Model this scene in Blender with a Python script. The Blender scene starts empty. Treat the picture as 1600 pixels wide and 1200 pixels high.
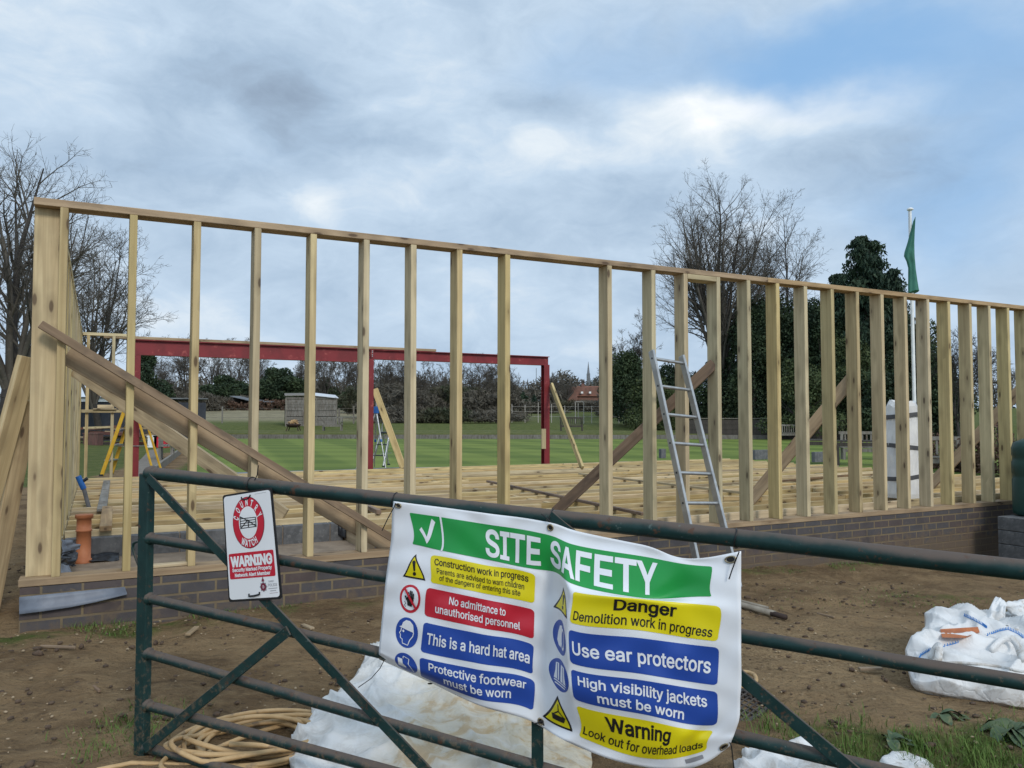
import bpy, bmesh, math, random
import numpy as np
from mathutils import Vector, Matrix, noise, geometry

# ------------------------------------------------------------------ camera, world, sun, exposure
SC = bpy.context.scene
COL = SC.collection
F = 1244.0                      # focal length in photo pixels (photo 1600 wide)
PITCH = math.radians(2.44)
CAMZ = 1.40
cam = bpy.data.cameras.new('camera'); cam_o = bpy.data.objects.new('camera', cam); COL.objects.link(cam_o)
cam.sensor_width = 36.0; cam.lens = 36.0 * F / 1600.0
cam.clip_start = 0.05; cam.clip_end = 5000
cam_o.location = (0, 0, CAMZ); cam_o.rotation_euler = (math.radians(90) + PITCH, 0, 0)
SC.camera = cam_o
SC.view_settings.view_transform = 'Standard'; SC.view_settings.look = 'None'
SC.view_settings.exposure = 0.2; SC.view_settings.gamma = 1.0
SC.view_settings.use_curve_mapping = False

SUN_EL, SUN_AZ = math.radians(34), math.radians(150)      # azimuth clockwise from +Y (behind, to the right)
sun = bpy.data.lights.new('sun', 'SUN'); sun_o = bpy.data.objects.new('sun', sun); COL.objects.link(sun_o)
sun.energy = 1.5; sun.angle = math.radians(14); sun.color = (1.0, 0.95, 0.88)
_sd = Vector((math.sin(SUN_AZ) * math.cos(SUN_EL), math.cos(SUN_AZ) * math.cos(SUN_EL), math.sin(SUN_EL)))
sun_o.rotation_euler = _sd.to_track_quat('Z', 'Y').to_euler()
sun_o.location = (0, -5, 30)

def ray(px, py):
    a = (px - 800) / F; b = (600 - py) / F
    return Vector((a, math.cos(PITCH) - b * math.sin(PITCH), math.sin(PITCH) + b * math.cos(PITCH)))

class NT:
    """small node-tree writer"""
    def __init__(s, tree): s.t = tree; s.n = tree.nodes; s.l = tree.links
    def node(s, typ, **kw):
        n = s.n.new(typ)
        for k, v in kw.items(): setattr(n, k, v)
        return n
    def put(s, sock, v):
        if hasattr(v, 'is_linked') or isinstance(v, bpy.types.NodeSocket): s.l.new(v, sock)
        else: sock.default_value = v
    def math(s, op, a, b=0.0, c=0.0, clamp=False):
        n = s.node('ShaderNodeMath', operation=op, use_clamp=clamp)
        s.put(n.inputs[0], a); s.put(n.inputs[1], b)
        if op in ('MULTIPLY_ADD', 'SMOOTH_MIN', 'COMPARE', 'WRAP'): s.put(n.inputs[2], c)
        return n.outputs[0]
    def vmath(s, op, a, b=(0, 0, 0)):
        n = s.node('ShaderNodeVectorMath', operation=op); s.put(n.inputs[0], a)
        if op == 'SCALE': s.put(n.inputs['Scale'], b)
        elif op not in ('LENGTH', 'NORMALIZE'): s.put(n.inputs[1], b)
        return n.outputs['Value'] if op in ('LENGTH', 'DOT_PRODUCT') else n.outputs['Vector']
    def rng(s, v, a, b, c=0.0, d=1.0, smooth=True):
        n = s.node('ShaderNodeMapRange', interpolation_type='SMOOTHSTEP' if smooth else 'LINEAR')
        s.put(n.inputs[0], v)
        for i, x in enumerate((a, b, c, d)): s.put(n.inputs[i + 1], x)
        return n.outputs[0]
    def mix(s, f, a, b, mode='MIX'):
        n = s.node('ShaderNodeMix', data_type='RGBA', blend_type=mode)
        s.put(n.inputs[0], f)
        for i, v in ((6, a), (7, b)):
            if isinstance(v, (tuple, list)): n.inputs[i].default_value = (*v[:3], 1)
            else: s.l.new(v, n.inputs[i])
        return n.outputs[2]
    def noise(s, vec, scale, detail=4, rough=0.55, dist=0.0):
        n = s.node('ShaderNodeTexNoise')
        if vec is not None: s.l.new(vec, n.inputs['Vector'])
        n.inputs['Scale'].default_value = scale; n.inputs['Detail'].default_value = detail
        n.inputs['Roughness'].default_value = rough; n.inputs['Distortion'].default_value = dist
        return n.outputs['Fac'], n.outputs['Color']
    def ramp(s, v, stops):
        n = s.node('ShaderNodeValToRGB'); s.put(n.inputs[0], v)
        e = n.color_ramp.elements
        while len(e) < len(stops): e.new(0.5)
        for i, (p, c) in enumerate(stops): e[i].position = p; e[i].color = (*c, 1)
        return n.outputs[0]
    def comb(s, x, y, z):
        n = s.node('ShaderNodeCombineXYZ')
        for i, v in enumerate((x, y, z)): s.put(n.inputs[i], v)
        return n.outputs[0]
    def sep(s, v):
        n = s.node('ShaderNodeSeparateXYZ'); s.l.new(v, n.inputs[0]); return n.outputs

def build_world():
    w = bpy.data.worlds.new('World'); SC.world = w; w.use_nodes = True
    w.node_tree.nodes.clear(); T = NT(w.node_tree)
    out = T.node('ShaderNodeOutputWorld')
    tc = T.node('ShaderNodeTexCoord').outputs['Generated']
    d = T.vmath('NORMALIZE', tc)
    x, y, z = T.sep(d)
    az = T.math('ARCTAN2', x, y); el = T.math('ARCSINE', z)
    ael = T.comb(az, el, 0.0)
    _, nc = T.noise(T.vmath('MULTIPLY', ael, (4.0, 7.0, 1.0)), 1.0, 5, 0.55)
    warp = T.vmath('MULTIPLY', T.vmath('SUBTRACT', nc, (0.5, 0.5, 0.5)), (0.22, 0.13, 0.0))
    q = T.vmath('ADD', ael, warp)
    def blob(px, py, rx, ry):
        r = ray(px, py); a = math.atan2(r.x, r.y); e = math.asin(r.normalized().z)
        v = T.vmath('MULTIPLY', T.vmath('SUBTRACT', q, (a, e, 0)), (F / rx, F / ry, 0))
        return T.rng(T.vmath('LENGTH', v), 1.7, 0.0, 0.0, 1.0)
    def total(bl, start):
        acc = start
        for px, py, rx, ry, k in bl:
            acc = T.math('MULTIPLY_ADD', blob(px, py, rx, ry), k, acc)
        return acc
    n1, _ = T.noise(T.vmath('MULTIPLY', q, (5.0, 11.0, 1.0)), 1.0, 8, 0.6, 0.2)
    n2, _ = T.noise(T.vmath('MULTIPLY', q, (2.0, 5.0, 1.0)), 1.0, 3, 0.5, 0.0)
    n3, _ = T.noise(T.vmath('MULTIPLY', ael, (13.0, 24.0, 1.0)), 1.0, 8, 0.62, 0.8)
    n4, _ = T.noise(T.vmath('ADD', T.vmath('MULTIPLY', q, (6.5, 14.0, 1.0)), (4.0, 2.0, 0.0)), 1.0, 6, 0.6, 0.4)
    base = T.math('MULTIPLY_ADD', n1, 0.50, -0.135)
    base = T.math('MULTIPLY_ADD', n2, 0.28, base)
    base = T.math('MULTIPLY_ADD', n3, 0.34, base)
    base = T.math('MULTIPLY_ADD', n4, 0.22, base)
    val = total([
        (845, 236, 46, 26, .09), (790, 256, 70, 24, .08), (930, 225, 90, 34, .10), (1000, 195, 190, 50, .18), (1080, 165, 90, 40, .12), (1290, 140, 110, 36, .26), (1380, 135, 70, 35, .12),
        (1130, 170, 110, 45, .18), (478, 303, 40, 28, .26), (610, 268, 150, 36, .10), (110, 40, 170, 60, .10),
        (700, 60, 220, 80, .06), (320, 190, 70, 40, .10), (1520, 185, 60, 22, .14), (640, 320, 130, 40, .08),
        (310, 500, 170, 30, .12), (700, 470, 170, 60, .08), (870, 545, 120, 20, .12), (60, 150, 130, 60, .08),
        (370, 140, 150, 65, -.20), (250, 160, 80, 50, -.08), (565, 232, 95, 42, -.18), (480, 150, 60, 50, -.12), (830, 160, 90, 40, -.20), (920, 180, 60, 30, -.1), (290, 262, 190, 40, -.16),
        (950, 320, 150, 45, -.16), (1480, 330, 160, 120, -.02), (700, 345, 120, 40, -.10), (1450, 230, 130, 60, -.12),
        (560, 420, 120, 50, -.05), (250, 420, 160, 40, -.06), (1230, 250, 120, 50, -.08), (770, 550, 160, 22, -.06)], base)
    col = T.ramp(val, [(0.12, (0.25, 0.325, 0.43)), (0.36, (0.36, 0.475, 0.615)), (0.58, (0.49, 0.61, 0.745)), (0.80, (0.70, 0.77, 0.83)), (1.0, (0.90, 0.92, 0.95))])
    nz = T.math('MULTIPLY_ADD', n1, 0.5, -0.28)
    blue = total([(1245, 72, 150, 60, .68), (1010, 75, 150, 55, .35), (1560, 90, 150, 90, .30), (1560, 250, 170, 150, .50), (860, 110, 170, 60, .22), (1250, 330, 120, 60, .2), (430, 230, 140, 40, .12),
                  (1400, 60, 160, 70, .40), (560, 110, 120, 60, .12), (1480, 380, 120, 90, .20), (200, 250, 140, 40, .10), (60, 20, 60, 40, .1)], nz)
    blue = T.rng(blue, 0.0, 0.9, 0.0, 0.9)
    sky = T.node('ShaderNodeTexSky', sky_type='NISHITA', sun_disc=False)
    sky.sun_elevation = SUN_EL; sky.sun_rotation = SUN_AZ
    sky.air_density = 1.0; sky.dust_density = 1.0; sky.ozone_density = 1.5
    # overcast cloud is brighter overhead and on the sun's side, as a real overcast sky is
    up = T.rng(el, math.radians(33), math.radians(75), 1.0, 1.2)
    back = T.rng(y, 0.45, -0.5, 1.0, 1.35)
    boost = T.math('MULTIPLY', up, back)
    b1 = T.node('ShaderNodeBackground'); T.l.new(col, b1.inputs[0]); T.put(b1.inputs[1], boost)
    b2 = T.node('ShaderNodeBackground'); b2.inputs[1].default_value = 0.13; T.l.new(T.mix(0.8, sky.outputs[0], (1.75, 3.4, 5.7)), b2.inputs[0])
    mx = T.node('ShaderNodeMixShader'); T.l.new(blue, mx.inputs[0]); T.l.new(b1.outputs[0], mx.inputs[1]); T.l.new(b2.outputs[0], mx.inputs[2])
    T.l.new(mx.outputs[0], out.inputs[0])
build_world()

# ------------------------------------------------------------------ places in the world
CAM = Vector((0, 0, CAMZ))
_a = math.radians(62.5)
D = Vector((math.sin(_a), math.cos(_a), 0))       # along the front wall, to the right and away
N = Vector((-math.cos(_a), math.sin(_a), 0))      # into the building
_r = ray(45, 610); C0 = _r * (4.95 / _r.y); C0.z = 0
UP = Vector((0, 0, 1))
def W(s, l, z=0.0): return C0 + D * s + N * l + UP * z
def on_z(px, py, z):
    r = ray(px, py); return CAM + r * ((z - CAMZ) / r.z)
def at_y(px, py, y):
    r = ray(px, py); return CAM + r * (y / r.y)
def on_l(px, py, l):
    r = ray(px, py); return CAM + r * (N.dot(W(0, l) - CAM) / N.dot(r))
_ga = math.atan2(2650, 1244)
GD = Vector((math.sin(_ga), -math.cos(_ga), 0)); GN = Vector((-GD.y, GD.x, 0))    # along the gate (towards us), away from us
_r = ray(228, 900); G0 = _r * (3.15 / _r.y); G0.z = 0
def on_gate(px, py, w=0.0):                        # w = distance in front of the gate's plane
    r = ray(px, py); return CAM + r * (GN.dot(G0 - GN * w - CAM) / GN.dot(r))

def smooth(a, b, x):
    t = min(1, max(0, (x - a) / (b - a))); return t * t * (3 - 2 * t)
def ground_h(x, y):
    p = Vector((x, y, 0)) - C0; t = p.dot(D); l = p.dot(N)
    tt = min(12, max(-0.5, t))
    h = 0.10 - 0.0125 * tt - 0.0021 * tt * abs(tt)
    h = h + (0.10 - h) * smooth(9.5, 15, l)
    r = math.hypot(x, y)
    h += 0.85 * smooth(49.5, 60, y) + 1.75 * smooth(58, 108, y)

    h += 1.9 * math.exp(-(((x + 26) / 5.5) ** 2 + ((y - 28) / 8.0) ** 2))
    # wooded hill far off
    h += 46 * math.exp(-(((x - 128) / 62.0) ** 2 + ((y - 900) / 160.0) ** 2))
    return h

# ------------------------------------------------------------------ object helpers
def tag(o, label=None, cat=None, group=None, kind=None):
    if label: o['label'] = label
    if cat: o['category'] = cat
    if group: o['group'] = group
    if kind: o['kind'] = kind
    return o
def empty(name, loc, label=None, cat=None, group=None):
    o = bpy.data.objects.new(name, None); COL.objects.link(o); o.location = loc; o.empty_display_size = 0.1
    return tag(o, label, cat, group)
def adopt(o, parent):
    if parent is not None:
        o.parent = parent
        o.matrix_parent_inverse = root_matrix(parent).inverted()
    return o
def root_matrix(p):
    m = Matrix.LocRotScale(p.location, p.rotation_euler, p.scale)
    if p.parent is not None: m = root_matrix(p.parent) @ p.matrix_parent_inverse @ m
    return m
def link(name, me, mat, parent=None, matrix=None):
    o = bpy.data.objects.new(name, me); COL.objects.link(o)
    if matrix is not None:
        l, r, s = matrix.decompose(); o.location = l; o.rotation_euler = r.to_euler(); o.scale = s
    for m in (mat if isinstance(mat, (list, tuple)) else [mat]): me.materials.append(m)
    return adopt(o, parent)
def mesh_np(name, V, Fc, smooth_=False, mi=None):
    V = np.asarray(V, dtype=np.float32); Fc = np.asarray(Fc, dtype=np.int32)
    me = bpy.data.meshes.new(name); k = Fc.shape[1]
    me.vertices.add(len(V)); me.vertices.foreach_set('co', V.ravel())
    me.loops.add(Fc.size); me.loops.foreach_set('vertex_index', Fc.ravel())
    me.polygons.add(len(Fc)); me.polygons.foreach_set('loop_start', np.arange(0, Fc.size, k, dtype=np.int32))
    me.polygons.foreach_set('loop_total', np.full(len(Fc), k, dtype=np.int32))
    if mi is not None: me.polygons.foreach_set('material_index', np.asarray(mi, dtype=np.int32))
    if smooth_: me.polygons.foreach_set('use_smooth', np.ones(len(Fc), dtype=bool))
    me.update(); me.validate(); return me
def mesh_py(name, V, Fc, smooth_=False):
    me = bpy.data.meshes.new(name); me.from_pydata([tuple(v) for v in V], [], [tuple(f) for f in Fc]); me.update()
    if smooth_: me.polygons.foreach_set('use_smooth', [True] * len(me.polygons))
    return me
class MB:
    """collects boxes and tubes into one mesh"""
    def __init__(s): s.v = []; s.f = []; s.sm = []
    def add(s, V, Fc, sm=False):
        b = len(s.v); s.v += [tuple(v) for v in V]; s.f += [tuple(i + b for i in f) for f in Fc]; s.sm += [sm] * len(Fc)
    def box(s, c, sx, sy, sz, X=Vector((1, 0, 0)), Y=Vector((0, 1, 0)), Z=UP, ch=0.0):
        c = Vector(c)
        if ch <= 0:
            V = [c + X * (i * sx / 2) + Y * (j * sy / 2) + Z * (k * sz / 2) for i in (-1, 1) for j in (-1, 1) for k in (-1, 1)]
            s.add(V, [(0, 1, 3, 2), (4, 6, 7, 5), (0, 4, 5, 1), (2, 3, 7, 6), (0, 2, 6, 4), (1, 5, 7, 3)])
        else:
            bm = bmesh.new(); bmesh.ops.create_cube(bm, size=1.0)
            for v in bm.verts: v.co = Vector((v.co.x * sx, v.co.y * sy, v.co.z * sz))
            bmesh.ops.bevel(bm, geom=list(bm.edges), offset=ch, segments=1, affect='EDGES')
            bm.verts.index_update()
            s.add([c + X * v.co.x + Y * v.co.y + Z * v.co.z for v in bm.verts], [[v.index for v in f.verts] for f in bm.faces]); bm.free()
        return s
    def tube(s, pts, r, n=10, cap=True, closed=False):
        pts = [Vector(p) for p in pts]; m = len(pts); R = r if isinstance(r, (list, tuple)) else [r] * m
        V = []; ref = None
        for i, p in enumerate(pts):
            a = pts[(i - 1) % m] if (closed or i > 0) else p; b = pts[(i + 1) % m] if (closed or i < m - 1) else p
            t = (b - a).normalized()
            if ref is None: ref = t.orthogonal().normalized()
            ref = (ref - t * ref.dot(t)); ref = ref.normalized() if ref.length > 1e-6 else t.orthogonal().normalized()
            bi = t.cross(ref)
            V += [p + (ref * math.cos(2 * math.pi * j / n) + bi * math.sin(2 * math.pi * j / n)) * R[i] for j in range(n)]
        Fc = [(i * n + j, i * n + (j + 1) % n, (i + 1) * n + (j + 1) % n, (i + 1) * n + j) for i in range(m - 1) for j in range(n)]
        if closed: Fc += [((m - 1) * n + j, (m - 1) * n + (j + 1) % n, (j + 1) % n, j) for j in range(n)]
        s.add(V, Fc, True)
        if cap and not closed:
            s.add(V[:n], [tuple(range(n))[::-1]]); s.add(V[-n:], [tuple(range(n))])
        return s
    def prism(s, poly, ext):
        n = len(poly); P = [Vector(p) for p in poly]; ext = Vector(ext)
        s.add(P + [p + ext for p in P], [tuple(range(n))[::-1], tuple(range(n, 2 * n))] + [(i, (i + 1) % n, n + (i + 1) % n, n + i) for i in range(n)])
        return s
    def quad(s, *p): s.add(p, [tuple(range(len(p)))]); return s
    def build(s, name, mat, parent=None, org=None):
        V = s.v
        M = None
        if org is not None:
            org = Vector(org); V = [Vector(v) - org for v in V]; M = Matrix.Translation(org)
        me = mesh_py(name, V, s.f); me.polygons.foreach_set('use_smooth', s.sm)
        bm = bmesh.new(); bm.from_mesh(me); bmesh.ops.recalc_face_normals(bm, faces=list(bm.faces)); bm.to_mesh(me); bm.free()
        return link(name, me, mat, parent, M)
def timber(name, p0, p1, w, dp, wdir, mat, parent=None, ch=0.003):
    """sawn timber from p0 to p1 (centre line); w across wdir, dp across the third axis; grain along local Z"""
    p0 = Vector(p0); p1 = Vector(p1); z = (p1 - p0); L = z.length; z.normalize()
    x = Vector(wdir); x = (x - z * x.dot(z)).normalized(); y = z.cross(x)
    M = Matrix(((x.x, y.x, z.x, p0.x), (x.y, y.y, z.y, p0.y), (x.z, y.z, z.z, p0.z), (0, 0, 0, 1)))
    mb = MB().box((0, 0, L / 2), w, dp, L, ch=ch)
    me = mesh_py(name, mb.v, mb.f)
    return link(name, me, mat, parent, M)
def copy_tree(o, parent=None):
    c = o.copy(); COL.objects.link(c)
    if parent is not None: c.parent = parent
    for ch in [k for k in o.children]: copy_tree(ch, c)
    return c
# ------------------------------------------------------------------ materials
def pbr(name, col=(.5, .5, .5), rough=0.6, metal=0.0, spec=0.5):
    m = bpy.data.materials.new(name); m.use_nodes = True
    b = m.node_tree.nodes['Principled BSDF']
    b.inputs['Base Color'].default_value = (*col, 1); b.inputs['Roughness'].default_value = rough
    b.inputs['Metallic'].default_value = metal; b.inputs['Specular IOR Level'].default_value = spec
    return m, NT(m.node_tree), b
def bump(T, b, h, strength=0.3, dist=0.01):
    n = T.node('ShaderNodeBump'); n.inputs['Strength'].default_value = strength; n.inputs['Distance'].default_value = dist
    T.l.new(h, n.inputs['Height']); T.l.new(n.outputs[0], b.inputs['Normal'])
def wood(name, light, dark, knots=0.85, var=0.28, rough=0.75, dirt=0.0, dirtcol=(.12, .09, .06), wet=None):
    m, T, b = pbr(name, rough=rough, spec=0.25)
    tc = T.node('ShaderNodeTexCoord').outputs['Object']; oi = T.node('ShaderNodeObjectInfo').outputs['Random']
    off = T.comb(T.math('MULTIPLY', oi, 37.0), T.math('MULTIPLY', oi, 91.0), T.math('MULTIPLY', oi, 63.0))
    p = T.vmath('ADD', tc, off)
    g, _ = T.noise(T.vmath('MULTIPLY', p, (30, 30, 0.9)), 1.0, 5, 0.6, 0.6)
    big, _ = T.noise(T.vmath('MULTIPLY', p, (5, 5, 0.8)), 1.0, 3, 0.5, 0.0)
    ring = T.math('MULTIPLY_ADD', g, 0.75, T.math('MULTIPLY', big, 0.4))
    c = T.mix(T.rng(ring, 0.36, 0.78), light, dark)
    # knots: sparse dark spots with a swirl round them
    v = T.node('ShaderNodeTexVoronoi'); v.inputs['Randomness'].default_value = 1.0; v.inputs['Scale'].default_value = 1.0
    T.l.new(T.vmath('MULTIPLY', p, (13, 13, 4.2)), v.inputs['Vector'])
    keep = T.math('GREATER_THAN', T.sep(v.outputs['Color'])[0], 0.40)
    kd = v.outputs['Distance']
    k = T.math('MULTIPLY', T.rng(kd, 0.21, 0.11), keep)
    k2 = T.math('MULTIPLY', T.rng(kd, 0.62, 0.15), T.math('MULTIPLY', keep, 0.6))
    c = T.mix(T.math('MULTIPLY', k2, knots), c, tuple(x * 0.62 for x in dark))
    c = T.mix(T.math('MULTIPLY', k, knots), c, (0.085, 0.05, 0.028))
    if dirt > 0:
        dn, _ = T.noise(T.vmath('MULTIPLY', p, (9, 9, 3)), 1.0, 6, 0.65, 0.5)
        c = T.mix(T.math('MULTIPLY', T.rng(dn, 0.45, 0.68), dirt), c, dirtcol)
    # each board its own shade
    hs = T.node('ShaderNodeHueSaturation'); T.l.new(c, hs.inputs['Color'])
    T.put(hs.inputs['Value'], T.math('MULTIPLY_ADD', oi, var, 1.0 - var * 0.55))
    T.put(hs.inputs['Saturation'], T.math('MULTIPLY_ADD', T.math('FRACT', T.math('MULTIPLY', oi, 7.3)), 0.30, 0.78))
    T.put(hs.inputs['Hue'], T.math('MULTIPLY_ADD', T.math('FRACT', T.math('MULTIPLY', oi, 13.7)), 0.012, 0.496))
    T.l.new(hs.outputs[0], b.inputs['Base Color'])
    bump(T, b, ring, 0.25, 0.004)
    return m
M = {}
M['wood'] = wood('new_pine', (.60, .475, .25), (.40, .295, .145), var=.28, dirt=.16, dirtcol=(.20, .155, .09))
M['joist'] = wood('joist_pine', (.61, .465, .245), (.37, .26, .125), var=0.5, dirt=.2, dirtcol=(.2, .14, .08))
M['oldwood'] = wood('weathered_pine', (.29, .185, .105), (.17, .10, .055), dirt=0.85, dirtcol=(.13, .085, .055))
M['scaffold'] = wood('scaffold_pine', (.46, .335, .19), (.29, .195, .105), dirt=0.35)
M['greywood'] = wood('grey_wood', (.25, .23, .20), (.13, .12, .10), dirt=0.5)
M['darkwood'] = wood('dark_wood', (.075, .062, .052), (.035, .03, .026), knots=0.2)
M['redwood'] = wood('red_brown_wood', (.20, .085, .06), (.11, .045, .035), dirt=0.5)

def mottled(name, c1, c2, scale=6.0, rough=0.6, spec=0.4, metal=0.0, bumpk=0.0, c3=None, s3=20.0, det=5, lo=.38, hi=.62, coord='Object'):
    m, T, b = pbr(name, c1, rough, metal, spec)
    tc = T.node('ShaderNodeTexCoord').outputs[coord]
    f, _ = T.noise(tc, scale, det, 0.6)
    c = T.mix(T.rng(f, lo, hi), c1, c2)
    if c3:
        f3, _ = T.noise(tc, s3, 4, 0.6); c = T.mix(T.rng(f3, .58, .70), c, c3)
    T.l.new(c, b.inputs['Base Color'])
    if bumpk: bump(T, b, f, bumpk, 0.01)
    return m
M['red'] = mottled('red_oxide_steel', (.205, .018, .022), (.155, .014, .017), 3, 0.5, c3=(.33, .07, .06), s3=7)
M['alu'] = mottled('aluminium', (.46, .46, .45), (.36, .36, .355), 9, 0.38, metal=0.75, c3=(.38, .37, .35))
M['clay'] = mottled('clay_pipe', (.46, .17, .075), (.40, .14, .06), 8, 0.6)
M['blackplastic'] = mottled('black_plastic', (.012, .014, .018), (.022, .025, .03), 8, 0.35)
M['dpm'] = mottled('blue_grey_membrane', (.15, .168, .20), (.12, .135, .165), 10, 0.5, bumpk=0.15)
M['bluepipe'] = mottled('blue_pipe', (.02, .12, .38), (.015, .09, .30), 8, 0.4)
M['greypipe'] = mottled('grey_foam', (.13, .13, .135), (.10, .10, .105), 12, 0.8)
M['concrete'] = mottled('concrete_block', (.135, .137, .14), (.095, .097, .10), 14, 0.9, bumpk=0.3, c3=(.18, .18, .178))
M['yellow'] = mottled('yellow_fibreglass', (.62, .38, .03), (.54, .31, .025), 8, 0.5)
M['tankgreen'] = mottled('green_tank_plastic', (.010, .046, .040), (.014, .056, .048), 4, 0.42)
M['white'] = mottled('white_paint', (.78, .78, .76), (.70, .70, .69), 5, 0.5)
M['navy'] = mottled('navy_boards', (.022, .026, .036), (.03, .034, .045), 4, 0.7)
M['hose'] = mottled('tan_hose', (.50, .335, .165), (.40, .26, .12), 9, 0.5, c3=(.24, .16, .09), s3=14)
M['flag'] = mottled('green_flag_cloth', (.05, .175, .13), (.038, .14, .10), 3, 0.85)
M['tape'] = mottled('grey_tape', (.07, .072, .08), (.09, .092, .1), 12, 0.5)
M['wrap'] = mottled('white_plastic_wrap', (.78, .78, .77), (.68, .685, .69), 5, 0.42, bumpk=0.3)
M['stone'] = mottled('pale_render', (.45, .42, .38), (.36, .33, .29), 3, 0.9)
M['tile'] = mottled('clay_roof_tile', (.215, .088, .055), (.155, .07, .045), 2.5, 0.8)
M['housebrick'] = mottled('old_house_brick', (.20, .10, .075), (.15, .08, .06), 2, 0.9)
M['slate'] = mottled('grey_sheet_roof', (.16, .17, .18), (.11, .115, .12), 1.0, 0.7)
M['tinroof'] = mottled('white_tin_roof', (.62, .64, .66), (.5, .52, .54), 1.5, 0.4)
M['rust'] = mottled('rusty_iron', (.06, .032, .022), (.035, .022, .018), 6, 0.8)
M['log'] = mottled('split_logs', (.45, .29, .14), (.28, .17, .08), 7, 0.85)
M['grate'] = mottled('black_rubber_mat', (.05, .042, .038), (.085, .07, .058), 20, 0.7)
M['rubble'] = mottled('orange_brick', (.42, .15, .06), (.34, .11, .045), 14, 0.85, bumpk=0.3)
M['spoil'] = mottled('sandy_screed', (.27, .205, .145), (.20, .15, .105), 5, 0.95, bumpk=0.5, c3=(.32, .25, .18), s3=14)

def gate_paint():
    m, T, b = pbr('worn_green_paint', rough=0.5, spec=0.25)
    g = T.node('ShaderNodeNewGeometry'); tc = T.node('ShaderNodeTexCoord').outputs['Object']
    f, _ = T.noise(tc, 14, 5, 0.6); c = T.mix(T.rng(f, .35, .65), (.007, .027, .026), (.012, .038, .036))
    nz = T.sep(g.outputs['Normal'])[2]
    f2, _ = T.noise(T.vmath('MULTIPLY', tc, (5, 5, 5)), 1.0, 6, 0.6)
    wear = T.math('MULTIPLY', T.rng(T.math('MULTIPLY_ADD', nz, 0.55, f2), 0.55, 1.0), 0.85)
    c = T.mix(wear, c, (.115, .085, .070))                     # paint rubbed and rusted on the tops of the tubes
    f3, _ = T.noise(tc, 55, 3, 0.6); c = T.mix(T.math('MULTIPLY', T.rng(f3, .66, .74), 0.5), c, (.12, .16, .15))
    f4, _ = T.noise(tc, 26, 6, 0.7); c = T.mix(T.math('MULTIPLY', T.rng(f4, .58, .68), 0.8), c, (.085, .042, .025))
    gz_ = T.sep(g.outputs['Position'])[2]; f5, _ = T.noise(g.outputs['Position'], 38, 6, 0.72)
    mud = T.math('MULTIPLY', T.rng(T.math('SUBTRACT', f5, T.math('MULTIPLY', gz_, .17)), .45, .57), 0.5)
    c = T.mix(mud, c, (.15, .105, .066))                     # dried mud splashed up the lower rails
    T.l.new(c, b.inputs['Base Color']); T.put(b.inputs['Roughness'], T.math('MULTIPLY_ADD', wear, 0.35, 0.42))
    bump(T, b, f2, 0.15, 0.004)
    return m
M['gate'] = gate_paint()

def brick_mat():
    m, T, b = pbr('blue_engineering_brick', rough=0.75, spec=0.35)
    tc = T.node('ShaderNodeTexCoord').outputs['Object']; x, y, z = T.sep(tc)
    br = T.node('ShaderNodeTexBrick'); br.offset = 0.5; br.squash = 1.0
    T.l.new(T.comb(T.math('ADD', x, y), z, 0.0), br.inputs['Vector'])
    br.inputs['Scale'].default_value = 1.0; br.inputs['Brick Width'].default_value = 0.2275; br.inputs['Row Height'].default_value = 0.0765
    br.inputs['Mortar Size'].default_value = 0.0078; br.inputs['Mortar Smooth'].default_value = 0.15; br.inputs['Bias'].default_value = -0.25
    br.inputs['Color1'].default_value = (.060, .058, .064, 1); br.inputs['Color2'].default_value = (.080, .050, .042, 1)
    f, _ = T.noise(tc, 22, 6, 0.65)
    br.inputs['Mortar'].default_value = (.185, .138, .074, 1)
    c = T.mix(T.rng(f, .3, .75, 0.0, 0.5), br.outputs['Color'], (.105, .085, .072), 'MIX')
    f2, _ = T.noise(tc, 3.5, 3, 0.5); c = T.mix(T.rng(f2, .45, .68, 0, 0.45), c, (.04, .033, .03))
    f3, _ = T.noise(tc, 9, 6, 0.7, .5); c = T.mix(T.rng(f3, .60, .70, 0, .5), c, (.19, .145, .085))      # mortar smears
    c = T.mix(T.math('MULTIPLY', T.rng(T.math('SUBTRACT', f3, T.math('MULTIPLY', z, 1.1)), .28, .52), .75), c, (.12, .085, .055))   # soil splashed along the base
    T.l.new(c, b.inputs['Base Color'])
    bump(T, b, T.math('MULTIPLY_ADD', br.outputs['Fac'], -1.0, T.math('MULTIPLY', f, 0.25)), 0.6, 0.006)
    return m
M['brick'] = brick_mat()

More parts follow.
